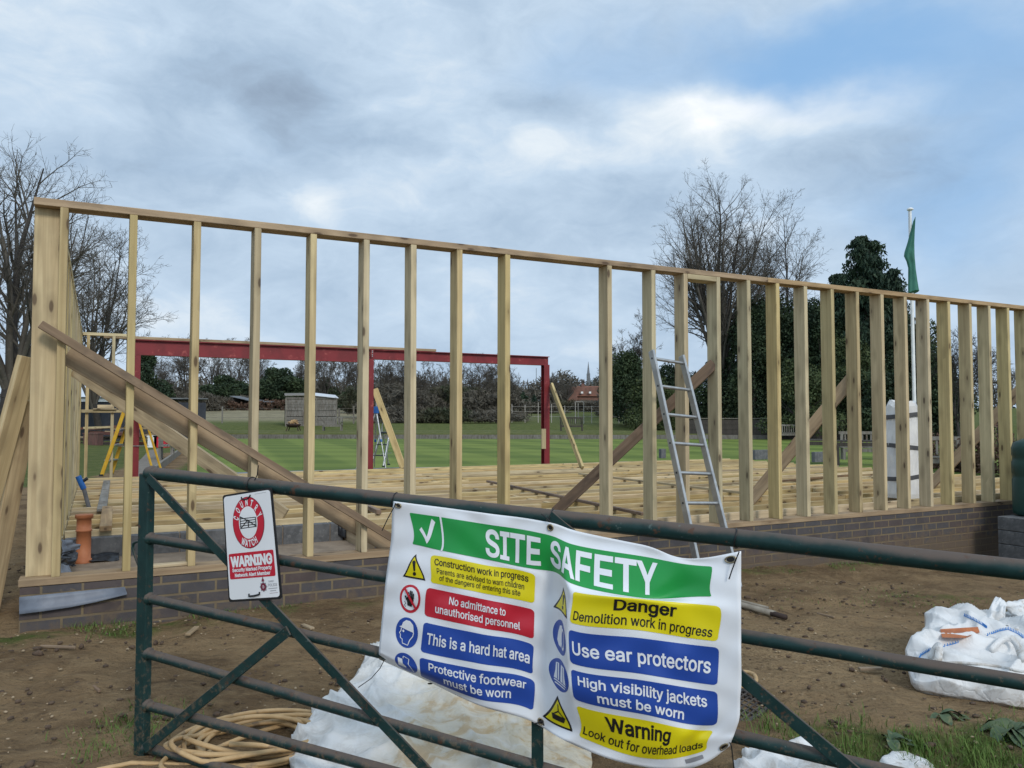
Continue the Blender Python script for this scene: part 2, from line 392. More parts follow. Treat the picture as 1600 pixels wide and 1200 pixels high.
def ground_mat():
    m, T, b = pbr('trodden_earth_and_grass', rough=0.95, spec=0.15)
    tc = T.node('ShaderNodeTexCoord').outputs['Object']
    at = T.node('ShaderNodeAttribute', attribute_name='cover').outputs['Color']; gr, fld, pale = T.sep(at)
    n1, _ = T.noise(tc, 1.3, 5, 0.6, 0.4); n2, _ = T.noise(tc, 7, 6, 0.65, 0.3); n3, _ = T.noise(tc, 45, 5, 0.7); n4, _ = T.noise(tc, 3.2, 4, 0.6)
    c = T.mix(T.rng(n1, .38, .62), (.142, .091, .048), (.245, .163, .086))
    c = T.mix(T.math('MULTIPLY', T.rng(n2, .44, .66), 0.55), c, (.28, .195, .105))
    n5, _ = T.noise(T.vmath('MULTIPLY', tc, (1.0, 2.2, 1.0)), 4.2, 7, 0.7, 1.2)
    c = T.mix(T.math('MULTIPLY', T.rng(n5, .54, .68), 0.65), c, (.065, .042, .026))
    c = T.mix(T.math('MULTIPLY', pale, T.rng(n3, .35, .6)), c, (.33, .235, .13))
    c = T.mix(T.math('MULTIPLY', T.rng(n3, .60, .72), 0.65), c, (.30, .22, .135))
    c = T.mix(T.math('MULTIPLY', T.rng(n3, .42, .30), 0.8), c, (.045, .03, .021))
    c = T.mix(T.rng(n2, .36, .26, 0, .8), c, (.055, .036, .025))
    gcol = T.mix(T.rng(n4, .35, .65), (.068, .088, .020), (.108, .12, .034)); gcol = T.mix(T.math('MULTIPLY', T.rng(n3, .5, .7), .5), gcol, (.13, .125, .045))
    gm = T.rng(T.math('ADD', gr, T.math('MULTIPLY_ADD', n2, 0.7, -0.35)), .35, .62)
    c = T.mix(gm, c, gcol)
    fcol = T.mix(T.rng(n1, .35, .65), (.27, .235, .15), (.19, .165, .10))
    c = T.mix(fld, c, fcol)
    T.l.new(c, b.inputs['Base Color'])
    h = T.math('MULTIPLY_ADD', n3, 0.4, n2)
    bump(T, b, T.math('MULTIPLY_ADD', n5, -0.8, h), 1.0, 0.05)
    return m
M['ground'] = ground_mat()

def green_mat():
    m, T, b = pbr('mown_bowling_green', rough=0.9, spec=0.2)
    tc = T.node('ShaderNodeTexCoord').outputs['Object']; x, y, z = T.sep(tc)
    n, _ = T.noise(tc, 0.35, 4, 0.6); n2, _ = T.noise(tc, 30, 4, 0.7)
    a = T.math('MULTIPLY_ADD', y, 0.36, T.math('ADD', x, T.math('MULTIPLY', n, 0.25)))
    st = T.math('SINE', T.math('MULTIPLY', a, 2 * math.pi / 3.6)); st2 = T.math('SINE', T.math('MULTIPLY', T.math('MULTIPLY_ADD', x, 0.05, y), 2 * math.pi / 3.4))
    k = T.math('MULTIPLY_ADD', T.rng(st, -.35, .35), 0.52, T.math('MULTIPLY', T.rng(st2, -.35, .35), 0.40))
    k = T.math('MULTIPLY_ADD', T.math('SUBTRACT', n, .5), .5, k)
    c = T.mix(k, (.090, .128, .020), (.17, .212, .040))
    c = T.mix(T.rng(n2, .4, .7, 0, .35), c, (.10, .14, .024))
    T.l.new(c, b.inputs['Base Color']); return m
M['green'] = green_mat()
def foliage(name, c1, c2, c3, scale=0.6, trans=0.0):
    m, T, b = pbr(name, rough=0.7, spec=0.25)
    tc = T.node('ShaderNodeTexCoord').outputs['Object']; oi = T.node('ShaderNodeObjectInfo').outputs['Random']
    f, _ = T.noise(T.vmath('ADD', tc, T.comb(T.math('MULTIPLY', oi, 50), 0.0, 0.0)), scale, 4, 0.6); f2, _ = T.noise(tc, scale * 9, 3, 0.6)
    c = T.mix(T.rng(f, .38, .62), c1, c2); c = T.mix(T.rng(f2, .52, .70, 0, .75), c, c3)
    T.l.new(c, b.inputs['Base Color']); return m
M['conifer'] = foliage('dark_conifer', (.020, .040, .026), (.032, .056, .030), (.06, .085, .04))
M['yew'] = foliage('dark_evergreen', (.018, .034, .018), (.034, .054, .022), (.065, .085, .036))
M['holly'] = foliage('olive_evergreen', (.034, .052, .018), (.056, .074, .026), (.09, .105, .042))
M['twig'] = foliage('bare_twigs', (.075, .066, .055), (.10, .088, .072), (.125, .108, .088), 1.0)
M['twigdark'] = foliage('dark_bark', (.030, .026, .023), (.045, .039, .034), (.06, .055, .045), 1.0)
M['scrub'] = foliage('winter_scrub', (.080, .072, .056), (.108, .096, .074), (.14, .125, .098), 0.5)
M['scrubgreen'] = foliage('green_scrub', (.035, .045, .022), (.065, .06, .035), (.085, .075, .045), 0.5)
M['pathstone'] = mottled('trodden_path', (.19, .165, .135), (.145, .125, .10), 6, .95)
M['pvc'] = mottled('dull_grey_pipe', (.26, .235, .19), (.19, .165, .13), 9, .6)
M['beech'] = foliage('dry_beech_hedge', (.085, .05, .034), (.12, .07, .045), (.16, .10, .065), 1.0)
M['hillwood'] = foliage('hill_wood', (.045, .058, .05), (.065, .072, .06), (.085, .085, .07), 0.03)
M['grassblade'] = foliage('grass_blades', (.07, .13, .022), (.10, .16, .032), (.15, .165, .05), 2.0)
M['leaf'] = foliage('broad_leaf', (.055, .088, .048), (.085, .115, .06), (.17, .165, .08), 5.0)

def bag_mat(name, stain):
    m, T, b = pbr(name, rough=0.5, spec=0.35)
    tc = T.node('ShaderNodeTexCoord').outputs['Object']
    n, _ = T.noise(tc, 5.0, 6, 0.65, 0.6); n2, _ = T.noise(tc, 40, 4, 0.6); n3, _ = T.noise(tc, 2.2, 3, 0.5)
    c = T.mix(T.rng(n3, .4, .65), (.66, .655, .645), (.56, .555, .54))
    if stain:
        c = T.mix(T.rng(n, .3, .7), c, (.66, .64, .60))
        at = T.node('ShaderNodeAttribute', attribute_name='stain').outputs['Fac']
        c = T.mix(T.math('MULTIPLY', at, T.rng(n, .25, .58, 0, 0.75)), c, (.52, .42, .25))
        c = T.mix(T.math('MULTIPLY', at, T.rng(n, .52, .62, 0, 0.75)), c, (.42, .26, .10))
    c = T.mix(T.rng(n2, .62, .75, 0, .3), c, (.40, .37, .33))
    d1, _ = T.noise(tc, 9.0, 6, 0.7, 0.4); hz = T.sep(tc)[2]
    c = T.mix(T.math('MULTIPLY', T.rng(d1, .46, .64), T.rng(hz, .16, .0, .12, .75)), c, (.27, .215, .155))
    T.l.new(c, b.inputs['Base Color']); vc = T.node('ShaderNodeTexVoronoi', feature='DISTANCE_TO_EDGE'); vc.inputs['Scale'].default_value = 11
    T.l.new(T.vmath('ADD', tc, T.vmath('MULTIPLY', T.noise(tc, 6.0, 3, .5)[1], (.25, .25, .25))), vc.inputs['Vector'])
    bump(T, b, T.math('MULTIPLY_ADD', T.rng(vc.outputs['Distance'], 0, .12, 0, 1, False), .5, n), 0.25, 0.014)
    return m
M['bag'] = bag_mat('woven_white_bag', False); M['bagstain'] = bag_mat('stained_white_bag', True)
def flat(name, col, rough=0.38): return mottled(name, col, tuple(x * 0.93 for x in col), 3.0, rough, 0.4)
M['vinyl'] = flat('white_vinyl', (.74, .755, .78), 0.33)
M['pgreen'] = flat('print_green', (.012, .275, .052)); M['pyellow'] = flat('print_yellow', (.72, .61, .008)); M['pred'] = flat('print_red', (.50, .018, .035))
M['pblue'] = flat('print_blue', (.018, .065, .33)); M['pwhite'] = flat('print_white', (.74, .755, .78)); M['pblack'] = flat('print_black', (.012, .012, .013))
M['signwhite'] = flat('sign_white', (.74, .75, .76), 0.3); M['signgrey'] = flat('print_grey', (.28, .28, .30))
M['signred'] = flat('sign_red', (.50, .014, .035)); M['crest'] = flat('print_maroon', (.17, .02, .045))
M['stitch'] = flat('blue_stitching', (.05, .22, .55), 0.7)
M['tie'] = flat('black_cable_tie', (.01, .01, .011), 0.4)
M['brass'] = pbr('eyelet_brass', (.30, .25, .16), 0.4, 0.9)[0]
# ------------------------------------------------------------------ ground, green, far land
def build_ground():
    def axis(segs):
        out = []
        for a, b, n in segs: out += list(np.linspace(a, b, n, endpoint=False))
        return np.array(out + [segs[-1][1]])
    xs = axis([(-2500, -300, 16), (-300, -60, 24), (-60, -14, 46), (-14, -6, 32), (-6, 6, 250), (6, 14, 40), (14, 60, 46), (60, 300, 48), (300, 2500, 22)])
    ys = axis([(-60, -4, 14), (-4, 2, 20), (2, 10, 190), (10, 20, 40), (20, 60, 50), (60, 140, 40), (140, 620, 24), (620, 1200, 40), (1200, 2600, 12)])
    nx, ny = len(xs), len(ys); V = np.zeros((nx * ny, 3), np.float32); Cc = np.zeros((nx * ny, 4), np.float32); Cc[:, 3] = 1
    k = 0
    for j in range(ny):
        for i in range(nx):
            x, y = float(xs[i]), float(ys[j]); h = ground_h(x, y)
            near = smooth(16, 9, y) * smooth(-10, -7, x) * smooth(10, 7, x) * smooth(-3, 0, y)
            if near > 0:
                h += near * (0.034 * noise.noise((x * 1.1, y * 1.1, 0)) + 0.022 * noise.noise((x * 4.1, y * 4.1, 5)) + 0.013 * noise.noise((x * 11, y * 11, 9)) + 0.006 * noise.noise((x * 24, y * 24, 2)) - 0.03 * max(0, noise.noise((x * 1.3 - y * .5, y * 3.2 + x, 11)) - .15))
            p = Vector((x, y, 0)) - C0; t = p.dot(D); l = p.dot(N)
            inside = l > -0.05 and l < 9.2 and t > -0.1 and t < 14.5
            # where grass grows
            g = smooth(10.5, 13, l) if l > 9 else 0.0
            if t < -1.2: g = max(g, smooth(-1.2, -2.6, t) * smooth(1.0, 2.5, l))
            if -0.65 < l < 0.0: g = max(g, (0.50 - 0.10 * smooth(0, 3, t)) * smooth(-0.65, -0.15, l) + 0.22 * noise.noise((x * 2.5, y * 2.5, 3)))
            # grass in the near right corner and a thin strip by the plinth on the right
            near_r = smooth(0.95, 1.35, x) * smooth(3.95, 3.45, y - 0.10 * (x - 1.5) + 0.25 * noise.noise((x * 2, y * 2, 7)))
            g = max(g, 0.58 * near_r)
            g = max(g, 0.50 * math.exp(-(((x + 1.55) / 0.10) ** 2 + ((y - 3.4) / 0.25) ** 2)), 0.45 * math.exp(-(((x - 3.6) / 0.9) ** 2 + ((y - 6.6) / 0.25) ** 2)))
            if inside: g = 0
            path = abs((x + 8.6 + (y - 18) * 0.30)) < 0.75 and 15.0 < y < 30
            if path: g = 0
            fld = smooth(62, 74, y) * smooth(8, -12, x) * smooth(130, 110, y)
            if y > 300: g = 1; fld = 0
            pale = 0.75 * math.exp(-(((x - 1.9) / 1.1) ** 2 + ((y - 4.75) / 0.85) ** 2))
            V[k] = (x, y, h); Cc[k, :3] = (g, fld, pale); k += 1
    ii, jj = np.meshgrid(np.arange(nx - 1), np.arange(ny - 1)); a = (jj * nx + ii).ravel()
    Fc = np.stack([a, a + 1, a + nx + 1, a + nx], 1)
    me = mesh_np('ground', V, Fc, True)
    ca = me.color_attributes.new('cover', 'FLOAT_COLOR', 'POINT'); ca.data.foreach_set('color', Cc.ravel())
    return tag(link('ground', me, M['ground']), kind='structure')
build_ground()

def sheet(name, poly, mat, thick=0.02):
    mb = MB().prism(poly, (0, 0, thick)); return mb.build(name, mat)
GREENP = [Vector((-6.6, 16.3, .105)), Vector((24, 14.6, .105)), Vector((17.6, 47.6, .105)), Vector((-19.3, 49.2, .105))]
tag(sheet('bowling_green', GREENP, M['green']), kind='structure')
# raised bank and edging boards round the far side of the green
def bank():
    a, b = Vector((-20.5, 49.6, 0.1)), Vector((18.6, 48.0, 0.1)); d = (b - a).normalized(); n = Vector((-d.y, d.x, 0))
    mb = MB().box((a + b) / 2 + n * 0.25 + UP * 0.12, (b - a).length, 0.06, 0.30, d, n)
    o = mb.build('edging_board', M['greywood'], None, a)
    tag(o, 'long dark edging board between the mown green and the far grass bank', 'edging')
    mb = MB(); prof = [(0.3, 0.0), (0.42, 0.33), (1.8, 0.48), (8.0, 0.45), (12.0, 0.0)]
    mb.prism([a + n * u + UP * z for u, z in prof], d * (b - a).length)
    o = mb.build('grass_bank', M['ground']); tag(o, kind='structure')
    ca = o.data.color_attributes.new('cover', 'FLOAT_COLOR', 'POINT')
    for q in ca.data: q.color = (1.0, 0.12, 0, 1)
bank()

# ------------------------------------------------------------------ the timber building
STUD_R = [107.5, 215, 314, 408, 495, 577.5, 652, 723, 797, 956, 1024, 1075, 1125.7, 1173, 1218, 1261.5, 1303.7, 1342.5, 1381, 1417, 1452, 1485, 1518, 1548, 1577]
STUD_Y = [330, 335, 350, 360, 375, 380, 385, 395, 405, 420, 425, 432, 440, 442, 445, 450, 455, 460, 465, 468, 472, 475, 478, 480, 482]
def s_of(px, py, l=0.0): return (on_l(px, py, l) - C0).dot(D)
STUD_S = [s_of(x, y) for x, y in zip(STUD_R, STUD_Y)]
for k in range(9): STUD_S.append(STUD_S[-1] + 0.385)
S_END = STUD_S[-1] + 0.0
Z_SOLE, Z_TOP, TH = 0.358, 2.79, 0.047
rng = random.Random(5)

def front_wall():
    root = empty('stud_wall', W(0, 0, Z_SOLE), 'long open timber stud wall facing the gate, standing on the blue brick plinth', 'timber wall')
    timber('sole_plate', W(-0.03, .0725, Z_SOLE + TH / 2), W(S_END, .0725, Z_SOLE + TH / 2), TH, .150, UP, M['scaffold'], root)
    cuts = [-0.0, s_of(1200, 432), S_END]
    for a, b in zip(cuts, cuts[1:]):
        timber('top_plate', W(a, .0725, Z_TOP - TH / 2), W(b - 0.003, .0725, Z_TOP - TH / 2), TH, .147, UP, M['scaffold'], root)
    for i, s in enumerate(STUD_S):
        if i == 0:
            timber('stud', W(0.0725, .105, Z_SOLE + TH), W(0.0725, .105, Z_TOP - TH), .143, TH, D, M['wood'], root)
            s = 0.145 + TH
        top = Z_TOP - TH
        timber('stud', W(s - TH / 2, .0725, Z_SOLE + TH), W(s - TH / 2 + rng.uniform(-.004, .004), .0725, top), TH, .145, D, M['wood'], root)
    a, b = STUD_S[11], STUD_S[12] - TH
    timber('header', W(a, .0725, Z_TOP - TH - .024), W(b, .0725, Z_TOP - TH - .024), TH, .145, UP, M['wood'], root)
    return root
front_wall()

def left_wall():
    root = empty('stud_wall', W(0.0725, 0.2, Z_SOLE), 'pale timber stud wall running back from the near left corner', 'timber wall')
    timber('sole_plate', W(.0725, .15, Z_SOLE + TH / 2), W(.0725, 8.97, Z_SOLE + TH / 2), TH, .147, UP, M['wood'], root)
    timber('top_plate', W(.0725, .15, Z_TOP - TH / 2), W(.0725, 8.97, Z_TOP - TH / 2), TH, .147, UP, M['wood'], root)
    for k in range(22):
        l = .40 + .40 * k
        timber('stud', W(.0725, l, Z_SOLE + TH), W(.0725, l, Z_TOP - TH), TH, .145, N, M['wood'], root)
left_wall()

def back_wall():
    root = empty('stud_wall', W(0.5, 8.9, Z_SOLE), 'short far timber frame between the left wall and the red steel', 'timber wall')
    timber('sole_plate', W(.15, 8.9, Z_SOLE + TH / 2), W(2.9, 8.9, Z_SOLE + TH / 2), TH, .145, UP, M['wood'], root)
    timber('top_plate', W(.15, 8.9, Z_TOP - TH / 2), W(.84, 8.9, Z_TOP - TH / 2), TH, .145, UP, M['wood'], root)
    for s in (.23, .60): timber('stud', W(s, 8.9, Z_SOLE + TH), W(s, 8.9, Z_TOP - TH), TH, .145, D, M['wood'], root)
    timber('mid_rail', W(.15, 8.8, 1.51), W(.90, 8.8, 1.51), .05, .045, UP, M['wood'], root)
back_wall()

def plinth():
    def run(root, o, X, Y, ln, z0, z1, th):
        mb = MB().box((ln / 2, th / 2, (z0 + z1) / 2), ln, th, z1 - z0)
        Mx = Matrix(((X.x, Y.x, 0, o.x), (X.y, Y.y, 0, o.y), (0, 0, 1, 0), (0, 0, 0, 1)))
        me = mesh_py('wall', mb.v, mb.f); return link('wall', me, M['brick'], root, Mx)
    root = empty('brick_plinth', W(0, 0, 0), 'low blue-grey brick plinth with sandy mortar under the timber walls', 'brick wall')
    run(root, W(-0.02, -0.012), D, N, S_END + .02, -.5, Z_SOLE - .003, .10)
    run(root, W(-0.02, 9.0), -N, D, 8.908, -.5, Z_SOLE - .003, .10)
    run(root, W(-0.02, 9.004), D, N, S_END, -.5, Z_SOLE - .01, .10)
plinth()

def steel():
    root = empty('steel_frame', W(.94, 8.9, .43), 'red oxide steel goalpost frame along the back of the timber floor', 'steel frame')
    def hsec(name, c0, c1, X, Y, b, h, tf=.014, tw=.010):
        mb = MB(); z = (c1 - c0); L = z.length; zz = z.normalized(); c = (c0 + c1) / 2
        mb.box(c, b, tf, L, X, Y, zz); mb.v = []; mb.f = []; mb.sm = []
        mb.box(c + Y * (h / 2 - tf / 2), b, tf, L, X, Y, zz); mb.box(c - Y * (h / 2 - tf / 2), b, tf, L, X, Y, zz)
        mb.box(c, tw, h - 2 * tf - .001, L, X, Y, zz); return mb
    for s in (.94, 4.96, 8.82):
        mb = hsec('column', W(s, 8.9, .40), W(s, 8.9, 2.445 if s < 4.5 else 2.515), D, N, .13, .14)
        mb.box(W(s, 8.9, .41), .24, .24, .02, D, N); mb.build('column', M['red'], root, W(s, 8.9, .4))
    mb = hsec('beam', W(.87, 8.9, 2.58), W(4.96, 8.9, 2.58), N, UP, .13, .26); mb.build('beam', M['red'], root, W(.9, 8.9, 2.58))
    mb = hsec('beam', W(4.964, 8.9, 2.61), W(8.89, 8.9, 2.61), N, UP, .13, .19)
    mb.box(W(4.99, 8.83, 2.62), .06, .012, .16, D, N)
    mb.build('beam', M['red'], root, W(4.98, 8.9, 2.6))
    for z in (2.57, 2.60, 2.64, 2.67): MB().box(W(4.99, 8.818, z), .018, .014, .018, D, N).build('bolt', M['alu'], root, W(4.99, 8.818, z))
    timber('top_timber', W(.45, 8.9, 2.735), W(s_of(680, 548, 8.9), 8.9, 2.735), .047, .12, UP, M['scaffold'], root)
    timber('packing_board', W(8.72, 8.80, .75), W(8.72, 8.80, 1.17), .10, .03, D, M['wood'], root)
steel()

def floor():
    root = empty('joist_floor', W(4, 5, .23), 'open timber joist floor spread across the building', 'timber floor')
    ls = [1.93 + .385 * k for k in range(18)]
    for i, l in enumerate(ls):
        brk = 3.4 + 2.5 * rng.random()
        o = rng.uniform(-.006, .006)
        timber('joist', W(.16, l + o, .34), W(brk, l, .34), .047, .22, N, M['oldwood' if False else 'joist'], root)
        timber('joist', W(brk - .5, l + .049, .34 + .004), W(9.2, l + .049, .34), .047, .22, N, M['joist'], root)
        timber('joist', W(9.0, l, .342), W(S_END - .15, l, .34), .047, .22, N, M['joist'], root)
    for l in (.34, .725, 1.11, 1.495):
        timber('joist', W(2.56, l, .34), W(8.6, l, .34), .047, .22, N, M['joist'], root)
        timber('joist', W(8.604, l, .34), W(S_END - .15, l, .34), .047, .22, N, M['joist'], root)
    timber('trimmer', W(2.53, .15, .335), W(2.53, 1.90, .335), .047, .22, D, M['scaffold'], root)
    timber('rim_board', W(s_of(1120, 722, 8.75), 8.80, .40), W(S_END - .2, 8.80, .40), .047, .20, N, M['oldwood'], root)
    for s in (5.0, 8.6, 11.6):
        for a, b in zip(ls, ls[1:]):
            timber('noggin', W(s + rng.uniform(-.03, .03), a + .075, .34), W(s, b - .026, .34), .045, .19, D, M['joist'], root, 0)
floor()

# dark void under the joists and the screeded pit
tag(sheet('void_floor', [W(2.6, .2, .03), W(S_END - .2, .2, .03), W(S_END - .2, 8.8, .03), W(.16, 8.8, .03), W(.16, 1.9, .03), W(2.6, 1.9, .03)], M['spoil'], .01), kind='structure')
tag(sheet('pit_floor', [W(.12, .13, .10), W(2.5, .13, .10), W(2.5, 1.76, .10), W(.12, 1.76, .10)], M['spoil'], .135), kind='structure')
def dwarf_wall():
    root = empty('block_wall', W(1.3, 1.8, .2), 'low grey concrete block wall along the far side of the pit', 'block wall')
    s = .16; k = 0
    while s < 2.45:
        e = min(s + .44, 2.49)
        MB().box(W((s + e) / 2, 1.80, .30), e - s - .008, .10, .205, D, N, UP, .004).build('block', M['concrete'], root, W(s, 1.8, .3))
        if e < 2.4: MB().box(W(e, 1.803, .30), .0075, .09, .19, D, N).build('mortar_joint', M['spoil'], root, W(e, 1.8, .3))
        s = e
dwarf_wall()

# ------------------------------------------------------------------ braces and loose timber
def brace(p0, p1, w, d, wd, mat, label, grp='temporary timber braces', ch=.003):
    return tag(timber('timber_brace', p0, p1, w, d, wd, mat, None, ch), label, 'brace', grp)
pa, pb = W(.055, -.026, 1.985), W(2.46, -.026, .435)
dirv = (pb - pa).normalized(); perp = dirv.cross(N).normalized(); perp = perp if perp.z > 0 else -perp
brace(pa, pb, .052, .046, perp, M['oldwood'], 'weathered brown batten nailed diagonally across the outside of the front studs')
brace(W(.20, .172, 1.985 - .072 - .09), W(2.75, .172, .21) , .15, .046, perp, M['scaffold'], 'wide brown plank behind the left studs, just under the weathered batten')
def on_s(px, py, s):
    r = ray(px, py); return CAM + r * (D.dot(W(s, 0) - CAM) / D.dot(r))
brace(on_s(117, 577, .175), on_z(445, 806, .475), .14, .045, UP, M['scaffold'], 'pale plank sloping from the left wall down onto the joists behind the gate')
brace(on_z(868, 800, .45), W(5.60, .06, 1.92), .105, .06, UP, M['oldwood'], 'brown post sloping behind the aluminium ladder up to the front wall')
brace(on_z(1172, 782, .45), W(STUD_S[17] + .03, .10, 1.86), .13, .047, UP, M['scaffold'], 'brown plank sloping up behind the studs right of the aluminium ladder')
brace(on_z(1452, 760, .45), on_l(1612, 590, .15), .13, .047, UP, M['scaffold'], 'brown plank sloping up behind the studs beside the green tank')
brace(W(5.05, 8.84, 1.95), on_l(630, 731, 8.5), .12, .047, UP, M['wood'], 'pale prop leaning on the middle red steel column')
brace(W(8.90, 8.78, 2.10), on_z(910, 732, .45), .12, .047, UP, M['wood'], 'pale prop leaning on the right-hand red steel column')
for i, (l, z, out, lab) in enumerate([(.45, 1.52, .24, 'shortest pale plank propping the outside of the left wall, close to the corner post'), (.32, 1.80, .40, 'nearest pale plank propping the outside of the left wall'), (.75, 1.78, .52, 'second pale plank propping the outside of the left wall'), (1.35, 1.72, .68, 'farthest pale plank propping the outside of the left wall')]):
    brace(W(-.03, l, z), W(-out, l + .06, .04), .125, .047, (D * .75 + N * .66), M['joist'], lab)
def board(p0, p1, w, d, mat, label, wd=None, grp='loose timber on the floor'):
    z = (Vector(p1) - Vector(p0)).normalized(); x = wd or UP.cross(z)
    return tag(timber('loose_board', p0, p1, w, d, x, mat), label, 'board', grp)
ZF = .468
board(on_z(167, 752, ZF), on_z(159, 797, ZF), .09, .03, M['greywood'], 'grey weathered board lying across the joists beside the left wall')
board(on_z(168, 794, ZF), on_z(165, 826, ZF), .095, .045, M['scaffold'], 'short pinkish board lying across the joists near the clay pipe')
board(on_z(762, 752, ZF), on_z(1005, 803, ZF), .045, .03, M['oldwood'], 'long thin brown batten lying across the joists beyond the gate')
board(on_z(905, 740, ZF), on_z(1160, 770, ZF), .045, .03, M['joist'], 'long thin pale batten lying across the joists behind the ladder')
board(on_z(1215, 752, ZF), on_z(1345, 741, ZF), .05, .03, M['oldwood'], 'dark thin batten on the joists behind the right-hand studs')
board(on_z(1130, 778, ZF), on_z(1190, 779, ZF), .12, .045, M['joist'], 'short offcut lying on the joists right of the ladder')
board(on_z(574, 792, ZF), on_z(592, 800, ZF), .05, .045, M['oldwood'], 'small brown offcut lying on the joists left of the safety banner')
board(on_z(522, 760, ZF), on_z(352, 775, ZF), .05, .03, M['joist'], 'thin pale batten lying along the joists behind the crime warning sign')
board(W(.68, .06, Z_SOLE + TH + .011), W(.98, .07, Z_SOLE + TH + .011), .07, .02, M['joist'], 'pale wedge offcut lying on the sole plate left of the gate stile', N)
board(W(.32, 8.78, 1.545), W(.66, 8.78, 1.545), .09, .02, M['joist'], 'wider pale board resting on the rail of the far left frame', N)
board(W(.38, 8.78, 1.585), W(.60, 8.78, 1.585), .09, .055, M['joist'], 'short pale block on top of the board on the far left frame', N)
for i, (px, py, lab) in enumerate([(1189, 718, 'grey concrete block at the back of the floor, right of the ladder'), (1282, 722, 'grey concrete block at the back of the floor behind the right studs'), (1035, 716, 'grey concrete block at the back of the floor, between the ladder rails')]):
    p = on_z(px, py, .45); mb = MB().box(p + UP * .11, .44 if i < 2 else .14, .10, .22, D, N, UP, .006)
    tag(mb.build('concrete_block', M['concrete'], None, p), lab, 'block', 'concrete blocks on the floor edge')

# ------------------------------------------------------------------ things in and around the building
def ladder():
    def foot(px0, py0, slope, l):
        best = None
        for k in range(400):
            s = 4.6 + k * .005; p = W(s, l, ground_h(*W(s, l).xy) + .012) - CAM
            fwd = p.y * math.cos(PITCH) + p.z * math.sin(PITCH); up = -p.y * math.sin(PITCH) + p.z * math.cos(PITCH)
            px = 800 + F * p.x / fwd; py = 600 - F * up / fwd
            e = abs(px - (px0 + slope * (py - py0)))
            if best is None or e < best[0]: best = (e, p + CAM)
        return best[1]
    t0, t1 = on_l(1018, 548, -.055), on_l(1065, 556, -.055)
    f0, f1 = foot(1020, 548, .209, -.72), foot(1066, 556, .2435, -.72)
    root = empty('ladder', (f0 + f1) / 2, 'aluminium ladder leaning on the front timber wall', 'ladder')
    ax = (t0 - f0).normalized(); across = (t1 - t0).normalized(); nrm = across.cross(ax).normalized()
    for a, b in ((f0, t0), (f1, t1)):
        c = (a + b) / 2; z = (b - a).normalized(); x = (across - z * across.dot(z)).normalized(); y = z.cross(x)
        mb = MB().box(c, .026, .068, (b - a).length, x, y, z, .004); mb.build('stile', M['alu'], root, a)
    k = 0; L = (t0 - f0).length; h = L - .075
    while h > .1:
        a = f0 + (t0 - f0) * (h / L); b = f1 + (t1 - f1) * (h / L)
        MB().tube([a, b], .0155, 10).build('rung', M['alu'], root, a)
        for e, sgn in ((a, -1), (b, 1)):
            if sgn < 0: MB().tube([e - across * .0128, e - across * .0150], .010, 8).build('rung_end', M['blackplastic'], root, e)
        h -= .262
ladder()

def stepladder(base, fwd, side, ht, mat, label, topmat, spread, wid, handle=False):
    root = empty('stepladder', base, label, 'stepladder')
    apex = base + UP * ht
    for sg in (-1, 1):
        for fr in (-1, 1):
            a = base + side * (sg * wid / 2) + fwd * (fr * spread / 2); b = apex + side * (sg * wid * .36) + fwd * (fr * .035)
            z = (b - a).normalized(); x = (side - z * side.dot(z)).normalized(); y = z.cross(x)
            MB().box((a + b) / 2, .025, .055 if fr < 0 else .032, (b - a).length, x, y, z, .003).build('rail', mat, root, a)
            MB().box(a + UP * .012, .05, .06, .03, side, fwd).build('foot', M['blackplastic'], root, a)
    n = max(3, int(ht / .25))
    for k in range(1, n):
        t = k / n; c = base + UP * (ht * t) - fwd * ((1 - t) * spread / 2 + .03 * t)
        MB().box(c, wid * (1 - .28 * t), .085, .022, side, fwd).build('tread', M['blackplastic'] if handle else M['alu'], root, c)
    MB().box(apex + UP * .02, wid * .8, .16, .04, side, fwd, UP, .008).build('top_cap', topmat, root, apex)
    MB().box(base + UP * .42 * ht / 1.1, .012, spread * .60, .012, side, fwd).build('spreader', M['alu'], root, base + UP * .42)
    if handle:
        pts = [apex + side * (wid * .36 * math.cos(a)) + UP * (.06 + .22 * math.sin(a) ** .6) for a in np.linspace(0.0001, math.pi - .0001, 12)]
        MB().tube([apex + side * wid * .36] + pts + [apex - side * wid * .36], .014, 8).build('handle', mat, root, apex)
p = on_z(207, 742, .46); stepladder(p, Vector((1, .1, 0)).normalized(), Vector((-.1, 1, 0)).normalized(), 1.25, M['yellow'], 'yellow stepladder straddling the left red column', M['yellow'], .82, .40)
p = on_z(600, 729, .30); p.y += .3; stepladder(p, Vector((.5, .86, 0)), Vector((.86, -.5, 0)), .74, M['alu'], 'silver step stool with a hoop handle behind the middle red column', M['blackplastic'], .62, .36, True)

def tripod():
    d = 16.4; h = at_y(588, 642, d); root = empty('tripod', Vector((h.x, h.y, .36)), 'silver tripod with a blue collar just behind the middle red column', 'tripod')
    for px, py, dd in ((555, 737, 16.3), (603, 733, 16.0), (585, 730, 16.9)):
        f = at_y(px, py, dd); m = h + (f - h) * .52; MB().tube([h, m], .016, 8).build('leg', M['alu'], root, h); MB().tube([m, f], .011, 8).build('leg', M['alu'], root, m)
        MB().tube([m - (f - h) * .02, m + (f - h) * .02], .024, 8).build('leg_clamp', M['bluepipe'], root, m)
    MB().tube([h - UP * .05, h + UP * .09], .055, 12).build('collar', M['bluepipe'], root, h); MB().tube([h + UP * .09, h + UP * .22], .014, 8).build('centre_post', M['alu'], root, h)
    MB().box(h + UP * .25, .16, .09, .05, ch=.008).build('level_head', M['blackplastic'], root, h + UP * .25)
tripod()
